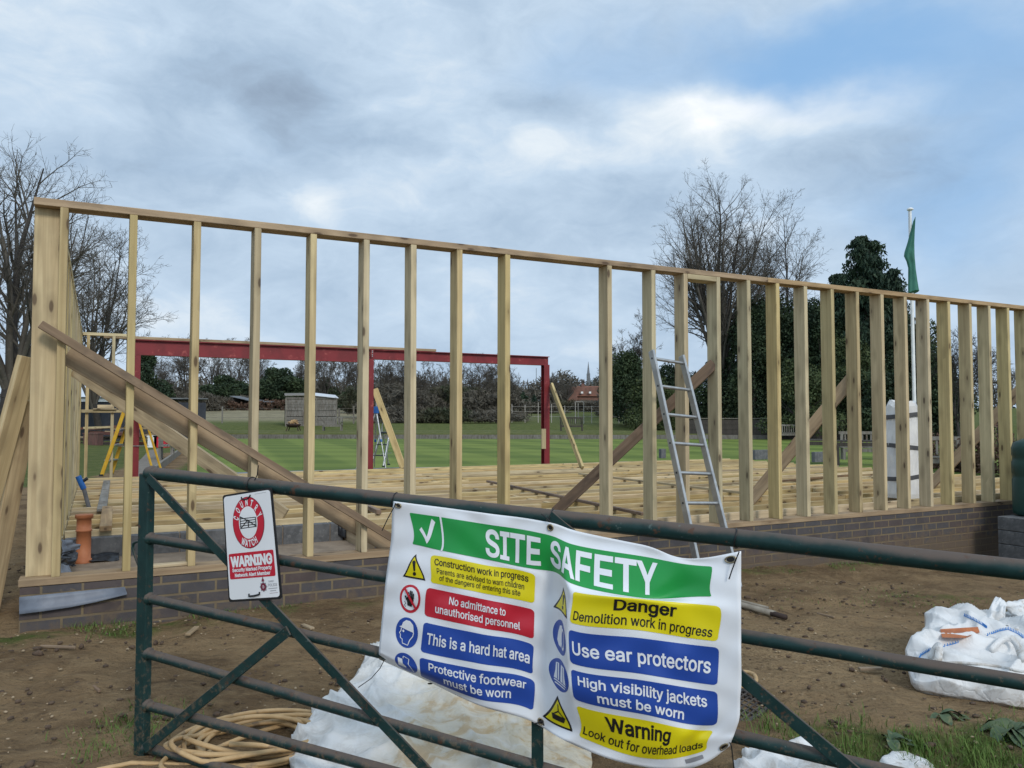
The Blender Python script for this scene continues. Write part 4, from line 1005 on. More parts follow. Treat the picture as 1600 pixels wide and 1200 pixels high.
def banner():
    us, vs = np.meshgrid(np.arange(0, 121.0), np.arange(0, 76.0)); P = banner_map(us.ravel(), vs.ravel(), np.zeros(us.size))
    nu, nv = 121, 76; ii, jj = np.meshgrid(np.arange(nu - 1), np.arange(nv - 1)); a = (jj * nu + ii).ravel()
    Fc = np.stack([a, a + nu, a + nu + 1, a + 1], 1); org = P[0].copy()
    me = mesh_np('safety_banner', P - org, Fc, True); o = link('safety_banner', me, M['vinyl'], None, Matrix.Translation(Vector(org)))
    so = o.modifiers.new('thickness', 'SOLIDIFY'); so.thickness = .0008; so.offset = -1
    tag(o, 'large white site safety banner tied to the green gate', 'banner')
    def part(name, shapes, parent=o, label=None):
        q = print_mesh(name, shapes, banner_map, parent)
        if label: q['label'] = label
        return q
    hd = part('header_band', [(rrect(6, 5, 114, 16, .5), 'pgreen', 1)])
    part('tick_mark', [(poly_shape([(8.2, 10.6), (9.4, 9.6), (11.2, 12.3), (15.6, 6.2), (17.0, 7.2), (11.5, 14.7)]), 'pwhite', 2)], hd)
    part('divider', [(poly_shape([(19.2, 4.8), (20.0, 4.8), (20.0, 16.2), (19.2, 16.2)]), 'pwhite', 2)], hd)
    part('lettering', [(text_shape('SITE', 37.0, 59.2, 14.2, 7.6, .022), 'pwhite', 2), (text_shape('SAFETY', 62.6, 97.0, 14.0, 7.6, .022), 'pwhite', 2)], hd)
    rows = [(20, 31), (33.5, 44.5), (47, 58), (60.5, 71.5)]
    Lx, Rx = (18, 57), (73, 114)
    def panel(col, k, key, texts, tkey):
        v0, v1 = rows[k]; q = part('notice_panel', [(rrect(col[0], v0, col[1], v1, 1.3), key, 1)])
        part('lettering', [(text_shape(t, a, b, base, cap, bo), tkey, 2) for t, a, b, base, cap, bo in texts], q)
    panel(Lx, 0, 'pyellow', [('Construction work in progress', 19.6, 54.9, 24.2, 2.6, .012), ('Parents are advised to warn children', 20.3, 53.6, 27.1, 1.9, .006), ('of the dangers of entering this site', 21.2, 52.3, 29.5, 1.9, .006)], 'pblack')
    panel(Lx, 1, 'pred', [('No admittance to', 26.8, 47.2, 38.2, 2.9, .014), ('unauthorised personnel', 22.0, 52.6, 42.4, 2.9, .014)], 'pwhite')
    panel(Lx, 2, 'pblue', [('This is a hard hat area', 19.8, 56.0, 54.4, 3.9, .016)], 'pwhite')
    panel(Lx, 3, 'pblue', [('Protective footwear', 21.4, 54.0, 65.2, 3.3, .014), ('must be worn', 26.6, 49.3, 69.6, 3.1, .014)], 'pwhite')
    panel(Rx, 0, 'pyellow', [('Danger', 85.0, 101.6, 25.4, 3.9, .022), ('Demolition work in progress', 74.2, 112.3, 29.7, 2.9, .010)], 'pblack')
    panel(Rx, 1, 'pblue', [('Use ear protectors', 74.3, 112.0, 41.0, 4.0, .016)], 'pwhite')
    panel(Rx, 2, 'pblue', [('High visibility jackets', 75.2, 111.0, 52.0, 3.2, .016), ('must be worn', 80.4, 104.2, 56.6, 3.2, .016)], 'pwhite')
    panel(Rx, 3, 'pyellow', [('Warning', 81.0, 101.2, 66.0, 4.1, .022), ('Look out for overhead loads', 73.8, 113.0, 70.0, 2.7, .010)], 'pblack')
    # pictograms: local units -1..1, (cx, cy, rx, ry)
    def pic(kind, cx, cy, rx, ry):
        T = lambda pts: [(cx + x * rx, cy + y * ry) for x, y in pts]; S = []
        P = lambda pts, key, lay: S.append((poly_shape(T(pts)), key, lay))
        E_ = lambda x, y, a, b, key, lay: S.append((ellipse(cx + x * rx, cy + y * ry, a * rx, b * ry), key, lay))
        ST = lambda pts, w, key, lay: S.append((strokes(T(pts), w * rx), key, lay))
        if kind in ('warn', 'danger', 'load'):
            P([(0, -1), (1, .85), (-1, .85)], 'pblack', 1); P([(0, -.76), (.80, .72), (-.80, .72)], 'pyellow', 2)
            if kind != 'load':
                P([(-.13, -.36), (.13, -.36), (.07, .28), (-.07, .28)], 'pblack', 3); E_(0, -.34, .14, .13, 'pblack', 4); E_(0, .48, .14, .14, 'pblack', 3)
            else:
                P([(-.45, .16), (.45, .16), (.36, .50), (-.36, .50)], 'pblack', 3); P([(-.03, -.5), (.03, -.5), (.03, -.1), (-.03, -.1)], 'pblack', 3)
                P([(0, -.14), (.36, .16), (.27, .16), (0, -.05), (-.27, .16), (-.36, .16)], 'pblack', 4)
        elif kind == 'hand':
            E_(0, 0, 1, 1, 'pred', 1); E_(0, 0, .80, .80, 'pwhite', 2)
            P([(-.30, .05), (-.2, .5), (.2, .55), (.38, .1), (.3, -.1), (-.2, -.15)], 'pblack', 3)
            for x, y0 in ((-.20, -.42), (-.02, -.55), (.14, -.52), (.30, -.38)): P([(x - .06, y0), (x + .06, y0), (x + .08, .0), (x - .05, .0)], 'pblack', 4)
            P([(-.30, .2), (-.55, -.1), (-.46, -.16), (-.22, .05)], 'pblack', 5)
            ST([(-.5, .25), (-.36, .4), (-.5, .5), (-.35, .62)], .05, 'pblack', 3)
            P([(-.68, -.56), (-.54, -.68), (.68, .56), (.54, .68)], 'pred', 6)
        else:
            E_(0, 0, 1, 1, 'pblue', 1)
            if kind == 'hat':
                P([(-.72, -.26), (-.5, -.36), (-.42, -.60), (-.15, -.80), (.2, -.80), (.5, -.6), (.62, -.2), (.62, -.12)], 'pwhite', 2)
                ST([(-.5, -.22), (-.52, -.02), (-.64, .14), (-.52, .2), (-.5, .42), (-.32, .48), (-.26, .74), (.22, .78), (.34, .42), (.58, .1), (.62, -.15)], .075, 'pwhite', 2)
                E_(-.3, -.06, .09, .08, 'pwhite', 2)
            elif kind == 'boot':
                P([(-.72, -.42), (-.30, -.42), (-.28, .05), (.02, .26), (.0, .42), (-.7, .42)], 'pwhite', 2)
                ST([(-.2, -.70), (.3, -.60), (.22, -.1), (.5, .3), (.62, .62)], .07, 'pwhite', 2); ST([(-.2, -.70), (-.22, -.5)], .07, 'pwhite', 3)
            elif kind == 'ear':
                P([(-.6, .3), (-.5, -.2), (-.3, -.6), (.1, -.72), (.2, -.3), (.0, .3), (-.1, .6), (-.4, .55)], 'pwhite', 2)
                E_(.28, .02, .36, .62, 'pwhite', 3); E_(.28, .02, .24, .48, 'pblue', 4)
            elif kind == 'vest':
                P([(-.5, -.62), (-.18, -.7), (-.12, .42), (-.62, .42), (-.52, -.1)], 'pwhite', 2); P([(.06, -.7), (.46, -.66), (.50, -.1), (.62, .42), (-.0, .42)], 'pwhite', 2)
                ST([(-.35, -.6), (-.3, .40)], .07, 'pblue', 3); ST([(.28, -.6), (.30, .40)], .07, 'pblue', 3)
                ST([(-.60, .52), (.60, .52)], .09, 'pwhite', 2); ST([(-.52, .68), (.52, .68)], .09, 'pwhite', 2)
        part('pictogram', S)
    pic('warn', 11.4, 25.9, 4.6, 5.6); pic('hand', 11.6, 39.2, 4.5, 5.6); pic('hat', 11.6, 52.6, 4.7, 5.8); pic('boot', 12.2, 66.4, 4.7, 5.6)
    pic('danger', 66.8, 25.7, 4.6, 5.6); pic('ear', 66.6, 39.2, 4.4, 5.6); pic('vest', 66.6, 52.6, 4.9, 5.8); pic('load', 65.6, 66.0, 5.2, 5.6)
    # maker's small print, eyelets and cable ties
    part('small_print', [(rrect(107.0, 72.4, 112.5, 73.6, .2), 'signgrey', 1)])
    for u, v in ((2.0, 2.2), (62.6, 2.0), (118.0, 2.3), (1.4, 73.0), (60.2, 73.2), (118.2, 73.0)):
        pts = [(u + 1.0 * math.cos(a), v + 1.15 * math.sin(a)) for a in np.linspace(0, 2 * math.pi, 19)[:-1]]
        R = banner_map([p[0] for p in pts], [p[1] for p in pts], [2.2] * 18)
        MB().tube(R, .0022, 6, False, True).build('eyelet', M['brass'], o, R[0])
        c = banner_map([u], [v], [1.2])[0]; c = Vector(c); mb = MB(); ring = [c + Vector((R[k][0] - c.x, R[k][1] - c.y, R[k][2] - c.z)) * .72 for k in range(18)]
        mb.add(ring, [tuple(range(18))]); mb.build('eyelet_hole', M['pblack'], o, c)
    def tie(pts, r=.0017):
        MB().tube(pts, r, 6).build('cable_tie', M['tie'], o, pts[0])
    def loop(px, py, rail_r):                          # a tie's loop round the top rail
        s, z = sz(px, py); c = gate_pt(s, z); pts = [c + (UP * math.cos(a) - GN * math.sin(a)) * (rail_r + .002) + GD * .003 * math.sin(a * 2) for a in np.linspace(0, 2 * math.pi, 21)[:-1]]
        MB().tube(pts, .0019, 6, False, True).build('cable_tie', M['tie'], o, c)
    for px, py in ((619, 782.3), (864, 809.3), (1151, 841)): loop(px, py, .0247)
    tie([on_gate(x, y, .042) for x, y in ((618, 786), (616, 792), (606, 810), (597, 829))]); tie([on_gate(x, y, .043) for x, y in ((861, 816), (851, 807), (846, 803))])
    tie([on_gate(x, y, .05) for x, y in ((1155, 862), (1150, 874), (1144, 890), (1139, 905))]); tie([on_gate(x, y, .03) for x, y in ((600, 1032), (594, 1044), (580, 1060), (560, 1074))], .0014)
    tie([on_gate(x, y, .05) for x, y in ((1140, 1160), (1143, 1166), (1145, 1185), (1148, 1210))]); tie([on_gate(x, y, .045) for x, y in ((834, 1131), (842, 1129), (848, 1126), (850, 1134))], .0022)
banner()

def watch_sign():
    C = [on_gate(*p, .034) for p in ((347.5, 774), (424, 761.5), (440.5, 936), (357.5, 941))]
    nrm = (C[1] - C[0]).cross(C[3] - C[0]).normalized(); nrm = nrm if nrm.dot(-GN) > 0 else -nrm
    def mp(u, v, lay):
        out = []
        for a, b, l in zip(u, v, lay):
            f, g = a / 60, b / 112; out.append(((C[0] * (1 - f) + C[1] * f) * (1 - g) + (C[3] * (1 - f) + C[2] * f) * g) + nrm * (.0007 * l))
        return np.array([list(p) for p in out])
    root = empty('warning_sign', (C[2] + C[3]) / 2, 'white country watch warning sign with a red oval tied to the green gate', 'sign')
    V, _ = rrect(0, 0, 60, 112, 3.0); P = mp([p[0] for p in V], [p[1] for p in V], [0] * len(V))
    MB().prism([Vector(p) for p in P], -nrm * .005).build('back_plate', M['pblack'], root, C[3])
    def part(name, shapes, parent=root): return print_mesh(name, shapes, mp, parent, None)
    part('face_panel', [(rrect(1.6, 2.0, 58.2, 109.6, 3.2), 'signwhite', 1)])
    em = part('oval_emblem', [(ellipse(29.8, 32, 18.8, 26.6, 56), 'crest', 2), (ellipse(29.8, 32, 18.2, 25.9, 56), 'signred', 3), (ellipse(29.8, 32, 11.0, 16.6, 56), 'signwhite', 4)])
    S = []
    def arc(word, a0, a1, flip, h, wd):
        for k, ch in enumerate(word):
            t = math.radians(a0 + (a1 - a0) * k / (len(word) - 1)); V, Fc = glyphs(ch, .03); x0 = min(v[0] for v in V); x1 = max(v[0] for v in V); ch_ = cap_h(.03)[0]
            cx, cy = 29.8 + 14.7 * math.cos(t), 32 - 21.2 * math.sin(t)
            ang = math.atan2(math.sin(t) * 1.0, math.cos(t) * 1.0); rot = (math.pi / 2 - ang) if not flip else (-math.pi / 2 - ang); rot *= .80 if not flip else .7
            W_ = []
            for x, y in V:
                lx = (x - (x0 + x1) / 2) * wd; ly = -(y / ch_ - .5) * h
                W_.append((cx + lx * math.cos(rot) - ly * math.sin(rot), cy + lx * math.sin(rot) + ly * math.cos(rot)))
            S.append(((W_, Fc), 'signwhite', 5))
    arc('COUNTRY', 163, 17, False, 6.6, 6.2); arc('WATCH', 242, 300, True, 6.8, 6.4)
    part('lettering', S, em)
    G = []
    for k in range(5): G.append((strokes([(20.8, 27.2 + k * 2.5), (39.4, 27.6 + k * 2.35)], .8), 'pblack', 5))
    for pts in ([(20.8, 24.6), (20.8, 37.8)], [(39.2, 27.4), (39.2, 37.4)], [(20.8, 25.0), (30.2, 30), (39.2, 36.8)], [(20.8, 37.2), (30.2, 29)], [(30.2, 29.5), (30.2, 37)]): G.append((strokes(pts, .9), 'pblack', 6))
    part('gate_symbol', G, em)
    pn = part('warning_panel', [(rrect(3.6, 62.2, 55.8, 88.6, 1.5), 'signred', 2)])
    part('lettering', [(text_shape('WARNING', 5.4, 54.0, 75.6, 10.4, .045), 'signwhite', 3), (text_shape('Security Marked Property', 7.0, 52.6, 81.2, 3.6, .03), 'signwhite', 3), (text_shape('Network Alert Member', 9.6, 50.4, 86.6, 3.6, .03), 'signwhite', 3)], pn)
    star = [(41.2 + (4.4 if k % 2 == 0 else 3.3) * math.sin(k * math.pi / 8), 98.6 - (5.6 if k % 2 == 0 else 4.2) * math.cos(k * math.pi / 8)) for k in range(16)]
    part('police_crest', [(poly_shape(star), 'signgrey', 2), (ellipse(41.2, 98.6, 3.0, 3.9), 'crest', 3), (ellipse(41.2, 98.6, 1.1, 1.5), 'signwhite', 4), (ellipse(41.2, 98.6, .7, 1.0), 'crest', 5), (poly_shape([(39.7, 93.2), (40.2, 90.8), (41.2, 89.6), (42.2, 90.8), (42.7, 93.2)]), 'crest', 3), (strokes([(41.2, 87.8), (41.2, 89.8)], .6), 'crest', 3)])
    part('lettering', [(text_shape('SURREY', 47.2, 53.4, 94.4, 1.6, .01), 'signgrey', 2), (text_shape('POLICE', 46.4, 56.4, 98.6, 2.7, .01), 'signgrey', 2), (strokes([(46.6, 100.9), (56.4, 100.6)], .6), 'signgrey', 2), (strokes([(48.2, 103.2), (54.8, 103.0)], .6), 'signgrey', 2), (strokes([(47.4, 105.6), (56.6, 105.2)], .25), 'crest', 2)])
    part('small_print', [(strokes([(40, 4.2), (53.5, 4.0)], .3), 'signgrey', 2)])
    a = [Vector(mp([u], [v], [l])[0]) for u, v, l in ((23.5, 5.0, 2), (24.5, 7.0, 4), (27.5, 8.2, 5), (31.5, 7.6, 5), (34.2, 5.6, 4), (34.6, 4.0, 2))]
    MB().tube(a, .0026, 6).build('cable_tie', M['tie'], root, a[0])
    a = [Vector(mp([u], [v], [l])[0]) for u, v, l in ((24.2, 104.6, 1), (24.6, 107.0, 5), (30, 106.9, 6), (36.4, 105.8, 5), (36.2, 103.6, 1))]
    MB().tube(a, .0034, 6).build('cable_tie', M['tie'], root, a[0])
    s, z = sz(394, 757); c = gate_pt(s, z)
    pts = [c + (UP * math.cos(t) - GN * math.sin(t)) * .027 for t in np.linspace(0, 2 * math.pi, 21)[:-1]]; MB().tube(pts, .0018, 6, False, True).build('cable_tie', M['tie'], root, c)
    pts = [on_gate(x, y, .02) for x, y in ((398, 750), (402, 742), (403.5, 727))]; MB().tube(pts, .0022, 6).build('cable_tie', M['tie'], root, pts[0])
watch_sign()

# ------------------------------------------------------------------ bags, hose, mat and litter on the ground
from mathutils.bvhtree import BVHTree
def gz(x, y): return ground_h(x, y)
def lump(name, outline, prof, H, mat, label, cat, folds=.03, seed=0, m=40, n=110, stain=None, creases=(), zoff=-.015):
    P = [Vector(p) for p in outline]; c = sum(P, Vector()) / len(P)
    ang = sorted((math.atan2(p.y - c.y, p.x - c.x), (p - c).xy.length) for p in P); A = [a for a, _ in ang]; R = [r for _, r in ang]
    A = [A[-1] - 2 * math.pi] + A + [A[0] + 2 * math.pi]; R = [R[-1]] + R + [R[0]]
    V = []; st = []
    pu = np.linspace(0, 1, m + 1); px = np.interp(pu, np.linspace(0, 1, len(prof)), [p[0] for p in prof]); pz = np.interp(pu, np.linspace(0, 1, len(prof)), [p[1] for p in prof])
    for i in range(m + 1):
        for j in range(n):
            a = -math.pi + 2 * math.pi * j / n; r = float(np.interp(a, A, R)); x = c.x + r * px[i] * math.cos(a); y = c.y + r * px[i] * math.sin(a)
            h = H(x, y) if callable(H) else H; z = h * pz[i]
            k = min(1, pz[i] * 3 + .05)
            f1 = noise.noise((x * 3.1 + seed, y * 3.1, z * 2)); f2 = abs(noise.noise((x * 5.2, y * 5.2 + seed, z * 4 + 3))); f3 = abs(noise.noise((x * 11, y * 11, seed + z * 9)))
            f4 = abs(noise.noise((x * 2.3 + y * 1.2, y * 2.6 - x, seed + 4.0)))
            v1 = noise.voronoi((x * 3.6 + seed, y * 3.6, z * 3.6))[0]; v2 = noise.voronoi((x * 8.5, y * 8.5 + seed, z * 8.5))[0]
            d = folds * (.55 * (v1[0] - .45) - .5 * max(0, .18 - (v1[1] - v1[0])) + .22 * (v2[0] - .45) + 1.5 * ((1 - abs(noise.noise(((x * .82 + y * .57) * 1.7, (y * .82 - x * .57) * 5.5, seed + z * 2)))) ** 4 - .35) + 1.1 * ((1 - abs(noise.noise(((x * .5 - y * .87) * 1.9, (y * .5 + x * .87) * 7.5, seed + 3 + z * 3)))) ** 5 - .3)) * k + .45 * folds * (f1 * .7 + (.45 - f2 * 1.5) + (.25 - f3) * .6 + (.3 - f4) * 1.1) * k
            for (ax, ay, bx, by, wd, am) in creases:
                ex, ey = bx - ax, by - ay; t = max(0, min(1, ((x - ax) * ex + (y - ay) * ey) / (ex * ex + ey * ey))); q = math.hypot(x - ax - ex * t, y - ay - ey * t)
                z += am * max(0, 1 - q / wd) ** 1.5 * pz[i]
            V.append((x + .6 * d * math.cos(a), y + .6 * d * math.sin(a), gz(x, y) + zoff + z + d)); st.append(stain(x, y) if stain else 0)
    Fc = [(i * n + j, i * n + (j + 1) % n, (i + 1) * n + (j + 1) % n, (i + 1) * n + j) for i in range(m) for j in range(n)]
    o_ = Vector((c.x, c.y, gz(c.x, c.y))); me = mesh_np(name, np.array(V) - np.array(o_), Fc, True)
    bm = bmesh.new(); bm.from_mesh(me); bmesh.ops.remove_doubles(bm, verts=bm.verts, dist=1e-5); bmesh.ops.recalc_face_normals(bm, faces=bm.faces); bm.to_mesh(me); bm.free()
    if stain and len(me.vertices):
        at = me.attributes.new('stain', 'FLOAT', 'POINT'); at.data.foreach_set('value', [stain(v.co.x + o_.x, v.co.y + o_.y) for v in me.vertices])
    o = link(name, me, mat, None, Matrix.Translation(o_)); tag(o, label, cat)
    return o, BVHTree.FromPolygons([tuple(v) for v in V], Fc)
gp = lambda x, y, z=-.02: on_z(x, y, z)
tarp_out = [gp(x, y) for x, y in ((452, 1225), (490, 1174), (556, 1118), (566, 1092), (580, 1074), (606, 1066), (650, 1060), (760, 1075), (850, 1105), (905, 1150), (918, 1210), (900, 1290), (700, 1330), (500, 1300))]
def stn(x, y):
    return smooth(-.62, -.35, x) * smooth(4.35, 3.9, y) * (1.0 if x > -.1 else .8)
tarp, tarp_bvh = lump('bulk_bag', tarp_out, [(1, 0), (1.0, .35), (.93, .75), (.75, 1.0), (.4, 1.05), (0, 1.0)], lambda x, y: .12 + .05 * smooth(3.4, 4.4, y), M['bagstain'], 'flattened white bulk bag with rusty stains lying behind the gate', 'bulk bag', .026, 4, 90, 240, stn, ((-.95, 3.6, -.45, 4.4, .12, .05), (-.6, 3.2, -.62, 4.2, .06, .04), (-.2, 3.5, .2, 4.1, .1, .04)))
bag_out = [Vector(p) for p in ((2.08, 4.14, 0), (2.3, 4.02, 0), (2.7, 3.98, 0), (3.2, 3.98, 0), (3.4, 4.4, 0), (3.4, 4.9, 0), (2.95, 5.0, 0), (2.64, 4.92, 0), (2.42, 4.72, 0), (2.24, 4.45, 0))]
def bagH(x, y): return .20 + .07 * smooth(4.15, 4.5, y) + .03 * noise.noise((x * 3, y * 3, 4))
bag, bag_bvh = lump('bulk_bag', bag_out, [(.97, 0), (1.02, .10), (1.03, .35), (1.02, .62), (.97, .86), (.86, 1.0), (.6, 1.0), (.3, .95), (0, .93)], bagH, M['bag'], 'slumped white bulk bag with blue stitching on the earth at the right edge', 'bulk bag', .027, 11, 100, 260, None, ((2.15, 4.3, 2.75, 4.25, .07, .05), (2.45, 4.75, 2.7, 4.45, .10, .07), (2.75, 4.25, 2.9, 4.6, .07, .04)), -.03)
def on_bag(px, py, bvh, off=.004):
    r = ray(px, py).normalized(); h = bvh.ray_cast(CAM, r)
    return (h[0] - r * off) if h[0] is not None else None
def bag_details():
    for line in ([(1433, 1034), (1438, 1024), (1452, 1016), (1475, 1010), (1500, 1003)], [(1506, 962), (1520, 968), (1534, 976), (1542, 982)], [(1542, 993), (1560, 986), (1575, 983), (1590, 990), (1604, 1000)]):
        pts = []
        for (a, b), (c, d) in zip(line, line[1:]):
            for k in range(6):
                p = on_bag(a + (c - a) * k / 6, b + (d - b) * k / 6, bag_bvh)
                if p is not None: pts.append(p)
        if len(pts) > 3:
            mb = MB().tube(pts, .0022, 5)
            for q in pts[::1]:
                mb.box(q + Vector((.003, -.002, .006)), .0028, .003, .014)
            mb.build('stitching', M['stitch'], bag, pts[0])
    sl = [on_bag(x, y, bag_bvh, .055) for x, y in ((1469, 983), (1528, 979.5), (1531, 988), (1514, 993), (1509, 997), (1472, 996))]
    if all(p is not None for p in sl):
        v = (CAM - sl[0]).normalized(); tag(MB().prism(sl, -v * .11).build('orange_brick', M['rubble'], None, sl[0]), 'orange brick showing through a slot in the white bulk bag', 'brick')
    def flap(pts, seed, amp=.03):
        A = [at_y(x, y, d) for x, y, d in pts]; o = crumple('bag_flap', A, M['bag'], None, None, amp, seed, .004, 18); adopt(o, bag)
        for p in o.data.polygons: p.use_smooth = True
    flap([(1512, 990, 4.66), (1557, 934, 4.86), (1573, 938, 4.80), (1566, 990, 4.55)], 2)
    flap([(1566, 942, 4.84), (1600, 937, 4.95), (1640, 940, 4.95), (1602, 985, 4.6)], 7)
    flap([(1540, 995, 4.4), (1575, 972, 4.55), (1612, 985, 4.5), (1590, 1012, 4.25)], 12, .025)
bag_details()
lump('cloth_heap', [gp(x, y) for x, y in ((1158, 1222), (1178, 1206), (1205, 1200), (1250, 1208), (1282, 1220), (1280, 1265), (1220, 1270), (1160, 1250))], [(1, 0), (1.05, .5), (.9, .9), (.5, 1), (0, .9)], .06, M['bag'], 'small crumpled white cloth heap below the right end of the safety banner', 'cloth', .026, 21, 24, 70)
lump('cloth_heap', [gp(x, y) for x, y in ((1394, 1212), (1412, 1200), (1432, 1210), (1436, 1240), (1410, 1250), (1394, 1235))], [(1, 0), (1.05, .5), (.9, .9), (.5, 1), (0, .9)], .045, M['bag'], 'tiny white scrap in the grass near the bottom right corner', 'cloth', .012, 27, 16, 40)

def bag_straps():
    # lifting loops of white webbing lying over the slumped bag, and seams along its edges
    def over(pts, name, mat, w, lift):
        P = [on_bag(x, y, bag_bvh, .006) for x, y in pts]; P = [p for p in P if p is not None]; V = []
        for i, p in enumerate(P):
            t = (P[min(i + 1, len(P) - 1)] - P[max(i - 1, 0)]).normalized(); s = t.cross(CAM - p).normalized(); q = p + UP * lift * math.sin(math.pi * i / (len(P) - 1)); V += [q - s * w / 2, q + s * w / 2]
        if len(P) < 3: return
        mb = MB(); mb.add(V, [(2 * i, 2 * i + 1, 2 * i + 3, 2 * i + 2) for i in range(len(P) - 1)], True); o = mb.build(name, mat, bag, P[0])
        so = o.modifiers.new('thickness', 'SOLIDIFY'); so.thickness = .003
    def curve(a, b, c, n=14): return [((1 - t) ** 2 * a[0] + 2 * t * (1 - t) * b[0] + t * t * c[0], (1 - t) ** 2 * a[1] + 2 * t * (1 - t) * b[1] + t * t * c[1]) for t in np.linspace(0, 1, n)]
    over(curve((1452, 1030), (1478, 1008), (1462, 1050)), 'lifting_loop', M['bag'], .035, .05)
    over(curve((1548, 1018), (1585, 1004), (1598, 1035)), 'lifting_loop', M['bag'], .035, .06)
    over(curve((1430, 1040), (1510, 1030), (1600, 1050), 26), 'edge_seam', M['bag'], .014, .004)
bag_straps()
def offcuts():
    rg = random.Random(17)
    for k, (px, py, ln, lab) in enumerate([(300, 1010, .16, 'small timber offcut on the earth below the crime warning sign'), (90, 1040, .22, 'dark stick lying on the earth at the far left'), (480, 1000, .12, 'tiny timber offcut on the earth left of the safety banner'), (1290, 960, .15, 'thin timber offcut on the earth right of the dull grey pipe'), (1360, 1050, .13, 'small timber offcut on the earth left of the right white bag'), (150, 1110, .10, 'little stick on the earth left of the gate stile')]):
        p = on_z(px, py, .0); p.z = gz(p.x, p.y) + .008; a = rg.uniform(0, 3.1); d = Vector((math.cos(a), math.sin(a), rg.uniform(-.04, .04))).normalized() * ln / 2
        tag(timber('timber_offcut', p - d, p + d, .03 if k % 2 == 0 else .012, .014, UP.cross(d), M['oldwood' if k % 2 else 'scaffold'], None, .002), lab, 'offcut', 'offcuts and sticks on the earth')
offcuts()
def hose():
    rg = random.Random(11); pts = []
    def P(px, py, z): p = on_z(px, py, 0.0); p.z = gz(p.x, p.y) + .012 + z; return p
    cx, cy = 405, 1206; lay = 0; base = []
    T = 8; nn = 44
    for k in range(T * nn):
        t = k / nn; a = 2 * math.pi * t + 2.2
        f = lambda q: noise.noise((t * .85 + q, q * 3, 1.5))
        rx = 122 + 52 * f(0) + 14 * math.sin(t * 2.1); ry = 34 + 17 * f(4); tl = -.28 + .35 * f(9)
        x = rx * math.cos(a); y = ry * math.sin(a)
        base.append(P(cx + 42 * f(13) + x, cy + 16 * f(17) + y + tl * x * .6, .004 + .020 * (t / 2.2) * (.4 + .6 * abs(math.sin(a * 1.5 + t)))))
    o = MB().tube([P(150, 1250, .0), P(205, 1238, .002)] + base, .0098, 8).build('hose', M['hose'], None, base[0])
    tag(o, 'tan hose lying in a loose coil behind the left part of the gate', 'hose')
    pts = [P(1140 + 42 * math.cos(a), 1087 + 17 * math.sin(a) + 2 * math.sin(3 * a), .035 + .006 * math.sin(a)) for a in np.linspace(-2.6, 2.9, 40)]
    tag(MB().tube(pts, .0105, 8).build('hose', M['hose'], None, pts[0]), 'tan hose loop lying on the black grid mat', 'hose')
hose()
def mat_and_pipes():
    c = [on_z(x, y, .02) for x, y in ((1120, 1062), (1207, 1102), (1120, 1165), (1030, 1115))]
    mb = MB(); U = c[1] - c[0]; V_ = c[3] - c[0]
    for k in range(13):
        f = k / 12; a = c[0] + V_ * f; b = a + U; mb.box((a + b) / 2 + UP * .006, (b - a).length, .008 if 0 < k < 12 else .02, .012, (b - a).normalized(), UP.cross((b - a).normalized()))
        a = c[0] + U * f; b = a + V_; mb.box((a + b) / 2 + UP * .005, (b - a).length, .008 if 0 < k < 12 else .02, .012, (b - a).normalized(), UP.cross((b - a).normalized()))
    tag(mb.build('grid_mat', M['grate'], None, c[0]), 'black grid mat on the earth below the tan hose loop', 'mat')
    for (a, b, r, mat, lab) in [((1095, 932), (1211, 963), .021, M['pvc'], 'dull grey plastic pipe lying on the earth right of the banner'), ((1120, 931), (1200, 951), .012, M['pvc'], 'thin grey rod lying beside the dull grey pipe right of the banner'), ((1206, 962), (1228, 968), .019, M['rust'], 'short rusty brown pipe end lying beyond the tip of the dull grey pipe')]:
        p, q = on_z(a[0], a[1], .0), on_z(b[0], b[1], .0); p.z = gz(p.x, p.y) + r; q.z = gz(q.x, q.y) + r; d = (q - p).normalized()
        mb = MB().tube([p, q, q + d * .0005, q - d * .03], [r, r, r * .8, r * .8], 14)
        tag(mb.build('pipe', mat, None, p), lab, 'pipe', 'pipes lying on the earth')
    for k, (px, py, y, hh, lab) in enumerate([(640, 1184, 2.95, .07, 'squared grey timber post end at the bottom edge below the banner'), (622, 1192, 2.90, .075, 'rounded grey timber post end at the bottom edge left of the squared one')]):
        t = at_y(px, py, y); t0 = Vector((t.x, t.y, gz(t.x, t.y) - .05))
        mb = MB().box((t + t0) / 2, hh * 1.3, hh, (t.z - t0.z), ch=.012 if k else .004); tag(mb.build('post_stub', M['greywood'], None, t0), lab, 'post', 'post ends below the banner')
mat_and_pipes()

